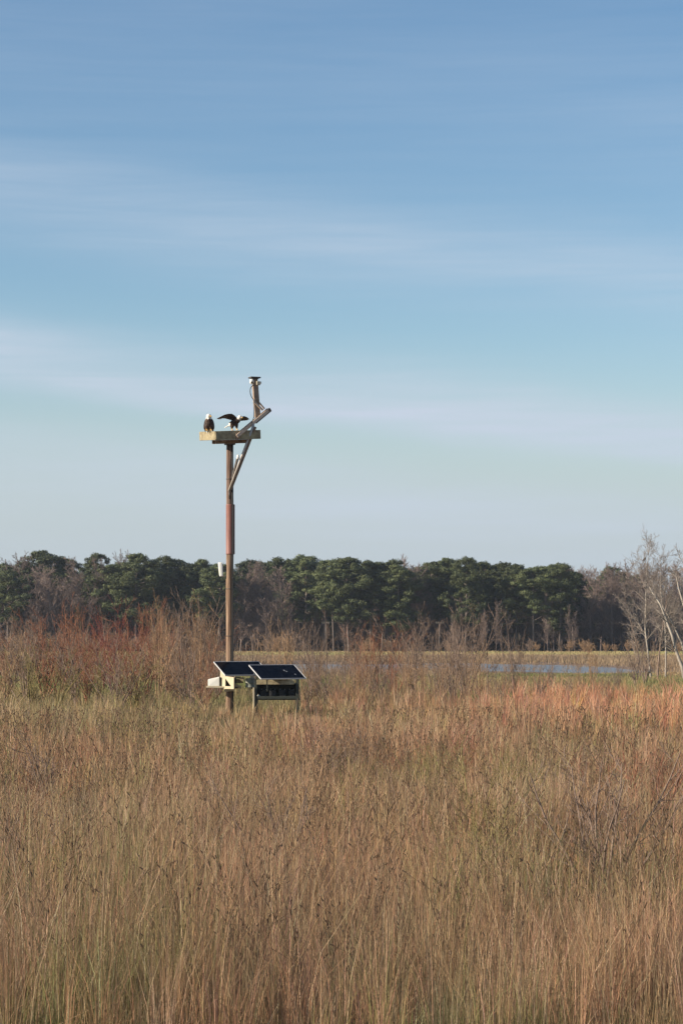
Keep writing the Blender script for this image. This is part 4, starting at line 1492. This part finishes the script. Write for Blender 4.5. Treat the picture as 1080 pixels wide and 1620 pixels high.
def tall_sampler(nr, n):
    """tussocks: blades fan outward from shared feet"""
    nt = int(n / 30)
    X, Y = wedge(nr, nt * 2, 16, 122, 1.14, 0)
    sx = X / Y * F + CX
    lim = 96 + 18 * np.clip((sx - 640) / 300, 0, 1) + 6 * np.sin(X * .7)
    dens = (.06 + .94 * patch(X, Y, .55, 1) ** 1.3) * np.where(Y > lim, 0, 1)
    left = np.clip((700 - sx) / 250, 0, 1) * np.clip((Y - 70) / 15, 0, 1)
    dens *= 1 - .5 * left
    k = nr.random(len(X)) < dens
    X, Y = X[k][:nt], Y[k][:nt]
    th = np.repeat(nr.uniform(.40, 1.30, len(X)), 30)
    tint = np.repeat(nr.uniform(.70, 1.30, (len(X), 1)) * (1 + nr.normal(0, .08, (len(X), 3))), 30, 0)
    tr_ = np.repeat(nr.uniform(.05, .16, len(X)), 30)
    X, Y = np.repeat(X, 30), np.repeat(Y, 30)
    az = nr.uniform(0, 2 * math.pi, len(X))
    rr = np.sqrt(nr.random(len(X))) * tr_
    return X + np.cos(az) * rr, Y + np.sin(az) * rr, az + nr.normal(0, .5, len(X)), th, tint


def thatch_sampler(nr, n):
    X, Y = wedge(nr, int(n * 1.2), 16, 100, 1.14, 0)
    return X[:n], Y[:n]


def thatch_c(nr, X, Y):
    t = np.clip(patch(X, Y, .4, 14) * 1.6 - .3 + nr.normal(0, .15, len(X)), 0, 1)
    c = lerp3((.25, .175, .10), (.155, .165, .06), t)
    return c * nr.uniform(.6, 1.25, (len(X), 1))


def tall_h(nr, X, Y):
    sx = X / Y * F + CX
    near_stand = np.clip((125 - np.abs(sx - 405)) / 25, 0, 1) * np.clip((Y - 58) / 8, 0, 1)      # trodden round the stands
    return (.45 + .75 * patch(X, Y, .3, 3)) * nr.uniform(.45, 1.15, len(X)) * (1 - .5 * near_stand)


def tall_c(nr, X, Y):
    sx = X / Y * F + CX
    t = np.clip(patch(X, Y, .22, 5) * 1.1 + nr.normal(0, .18, len(X)), 0, 1)
    rgt = np.clip((sx - 640) / 220, 0, 1) * np.clip((Y - 55) / 30, 0, 1)
    c = lerp3((.37, .265, .155), (.37, .215, .125), t)
    c = c * (1 - rgt[:, None]) + np.array((.52, .262, .155))[None] * rgt[:, None]
    lft = np.clip((430 - sx) / 200, 0, 1) * np.clip((Y - 50) / 25, 0, 1) * .75
    c = c * (1 - lft[:, None]) + np.array((.30, .235, .125))[None] * lft[:, None]
    g = (patch(X, Y, .33, 8) > .66) & (nr.random(len(X)) < .55)
    c[g] = np.array((.24, .22, .09))
    pale = nr.random(len(X)) < .12
    c[pale] = np.array((.55, .42, .27))
    return c * nr.uniform(.65, 1.2, (len(X), 1))


blades('low_thatch_grass', 200000, thatch_sampler, lambda nr, X, Y: nr.uniform(.10, .34, len(X)), .8, thatch_c, .35, 7, 'short green-brown grass between the dry tussocks of the near meadow')
blades('tall_dry_grass', 430000, tall_sampler, tall_h, .75, tall_c, .30, 1, 'tall orange-tan dry grass of the near meadow', True)


# dead weed stalks with seed heads standing above the grass
def weed_mesh(seed, n):
    nr_ = random.Random(seed)
    segs = []
    heads = []
    for i in range(n):
        Y = 17 * (95 / 17) ** nr_.random()
        X = nr_.uniform(-1, 1) * (.165 * Y + 2.5)
        sx = X / Y * F + CX
        if abs(sx - 405) < 120 and Y > 55:
            continue
        h = min(nr_.uniform(.7, 1.5), H - 112 * Y / F)
        if h < .4:
            continue
        p = Vector((X, Y, gz(X, Y) - .03))
        d = Vector((nr_.gauss(0, .14), nr_.gauss(0, .14), 1)).normalized()
        r = max(.003, .00012 * Y)
        for k in range(4):
            q = p + d * h / 4
            segs.append((tuple(p), tuple(q), r, r * .85))
            if k >= 1:
                for _ in range(nr_.randrange(1, 4)):
                    dd = (d + Vector((nr_.gauss(0, .6), nr_.gauss(0, .6), nr_.uniform(-.1, .4)))).normalized()
                    e_ = q + dd * h * nr_.uniform(.06, .17)
                    segs.append((tuple(q), tuple(e_), r * .6, r * .4))
                    segs.append((tuple(e_), tuple(e_ + dd * .035), r * 2.6, r * 1.2))
            d = (d + Vector((nr_.gauss(0, .12), nr_.gauss(0, .12), 0))).normalized()
            p = q
        segs.append((tuple(p), tuple(p + d * .06), r * 2.8, r))
    return seg_mesh('dead_weed_stalks', segs, M_WEED, 3)


M_WEED = mat_noise('dead_weed', [(.07, .045, .03), (.16, .105, .065), (.30, .215, .14)], (1, 1, 1), .8, 3, .85, .15)
tag(link('dead_weed_stalks', weed_mesh(8, 2300)), 'dark dead weed stalks with seed heads standing in the near meadow', 'weeds', kind='stuff')


def low_sampler(nr, n):
    X, Y = wedge(nr, int(n * 1.5), 86, 196, 1.15)
    k = nr.random(len(X)) < .35 + .65 * patch(X, Y, .25, 2)
    return X[k][:n], Y[k][:n]


def low_c(nr, X, Y):
    t = np.clip(patch(X, Y * .6, .16, 11) * 1.5 - .25 + nr.normal(0, .15, len(X)), 0, 1)
    c = lerp3((.36, .26, .14), (.17, .20, .07), t)
    return c * nr.uniform(.65, 1.25, (len(X), 1))


blades('green_meadow_grass', 150000, low_sampler, lambda nr, X, Y: nr.uniform(.15, .5, len(X)) * (1 - .6 * np.clip((Y - 150) / 30, 0, 1)), .8, low_c, .3, 2, 'low green and tan grass behind the solar panels')


def marsh_sampler(nr, n):
    X, Y = wedge(nr, int(n * 2.6), 180, 345, 1.15)
    pm = pond_mask(X, Y)
    clump = patch(X, Y * .5, .35, 4)
    sx = X / Y * F + CX
    keep = np.where(pm > .3, clump > np.where(sx > 780, .78, .82), (clump > .25) & ((Y > 215) | (sx < 760)))
    return X[keep][:n], Y[keep][:n]


def marsh_c(nr, X, Y):
    t = np.clip(patch(X, Y, .12, 6) + nr.normal(0, .2, len(X)), 0, 1)
    return lerp3((.25, .185, .13), (.34, .25, .15), t) * nr.uniform(.65, 1.2, (len(X), 1))


blades('marsh_grass', 90000, marsh_sampler, lambda nr, X, Y: nr.uniform(.25, .85, len(X)), .9, marsh_c, .25, 3, 'brown marsh grass round the pond in the middle distance')


def far_sampler(nr, n):
    return wedge(nr, n, 335, 532, 1.15)


def far_c(nr, X, Y):
    t = np.clip(patch(X, Y * .35, .07, 9) * 1.2 - .1 + nr.normal(0, .15, len(X)), 0, 1)
    return lerp3((.44, .32, .17), (.30, .29, .12), t) * nr.uniform(.7, 1.2, (len(X), 1))


blades('far_meadow_grass', 60000, far_sampler, lambda nr, X, Y: nr.uniform(.1, .35, len(X)), .9, far_c, .3, 4, 'pale yellow grass of the far meadow before the wood')

# ------------------------------------------------------------------ the air between here and the wood
hb_ = MB()
hb_.box((0, 400, 16.5), (1400, 1000, 36))
m = bpy.data.materials.new('thin_air')
m.use_nodes = True
m.node_tree.nodes.clear()
vo_ = m.node_tree.nodes.new('ShaderNodeOutputMaterial')
pv = m.node_tree.nodes.new('ShaderNodeVolumePrincipled')
pv.inputs['Color'].default_value = (.80, .88, 1.0, 1)
pv.inputs['Density'].default_value = HAZE
pv.inputs['Anisotropy'].default_value = 0.3
m.node_tree.links.new(pv.outputs['Volume'], vo_.inputs['Volume'])
tag(hb_.build('haze', m), 'thin blue air over the meadow and wood', 'haze', kind='stuff')
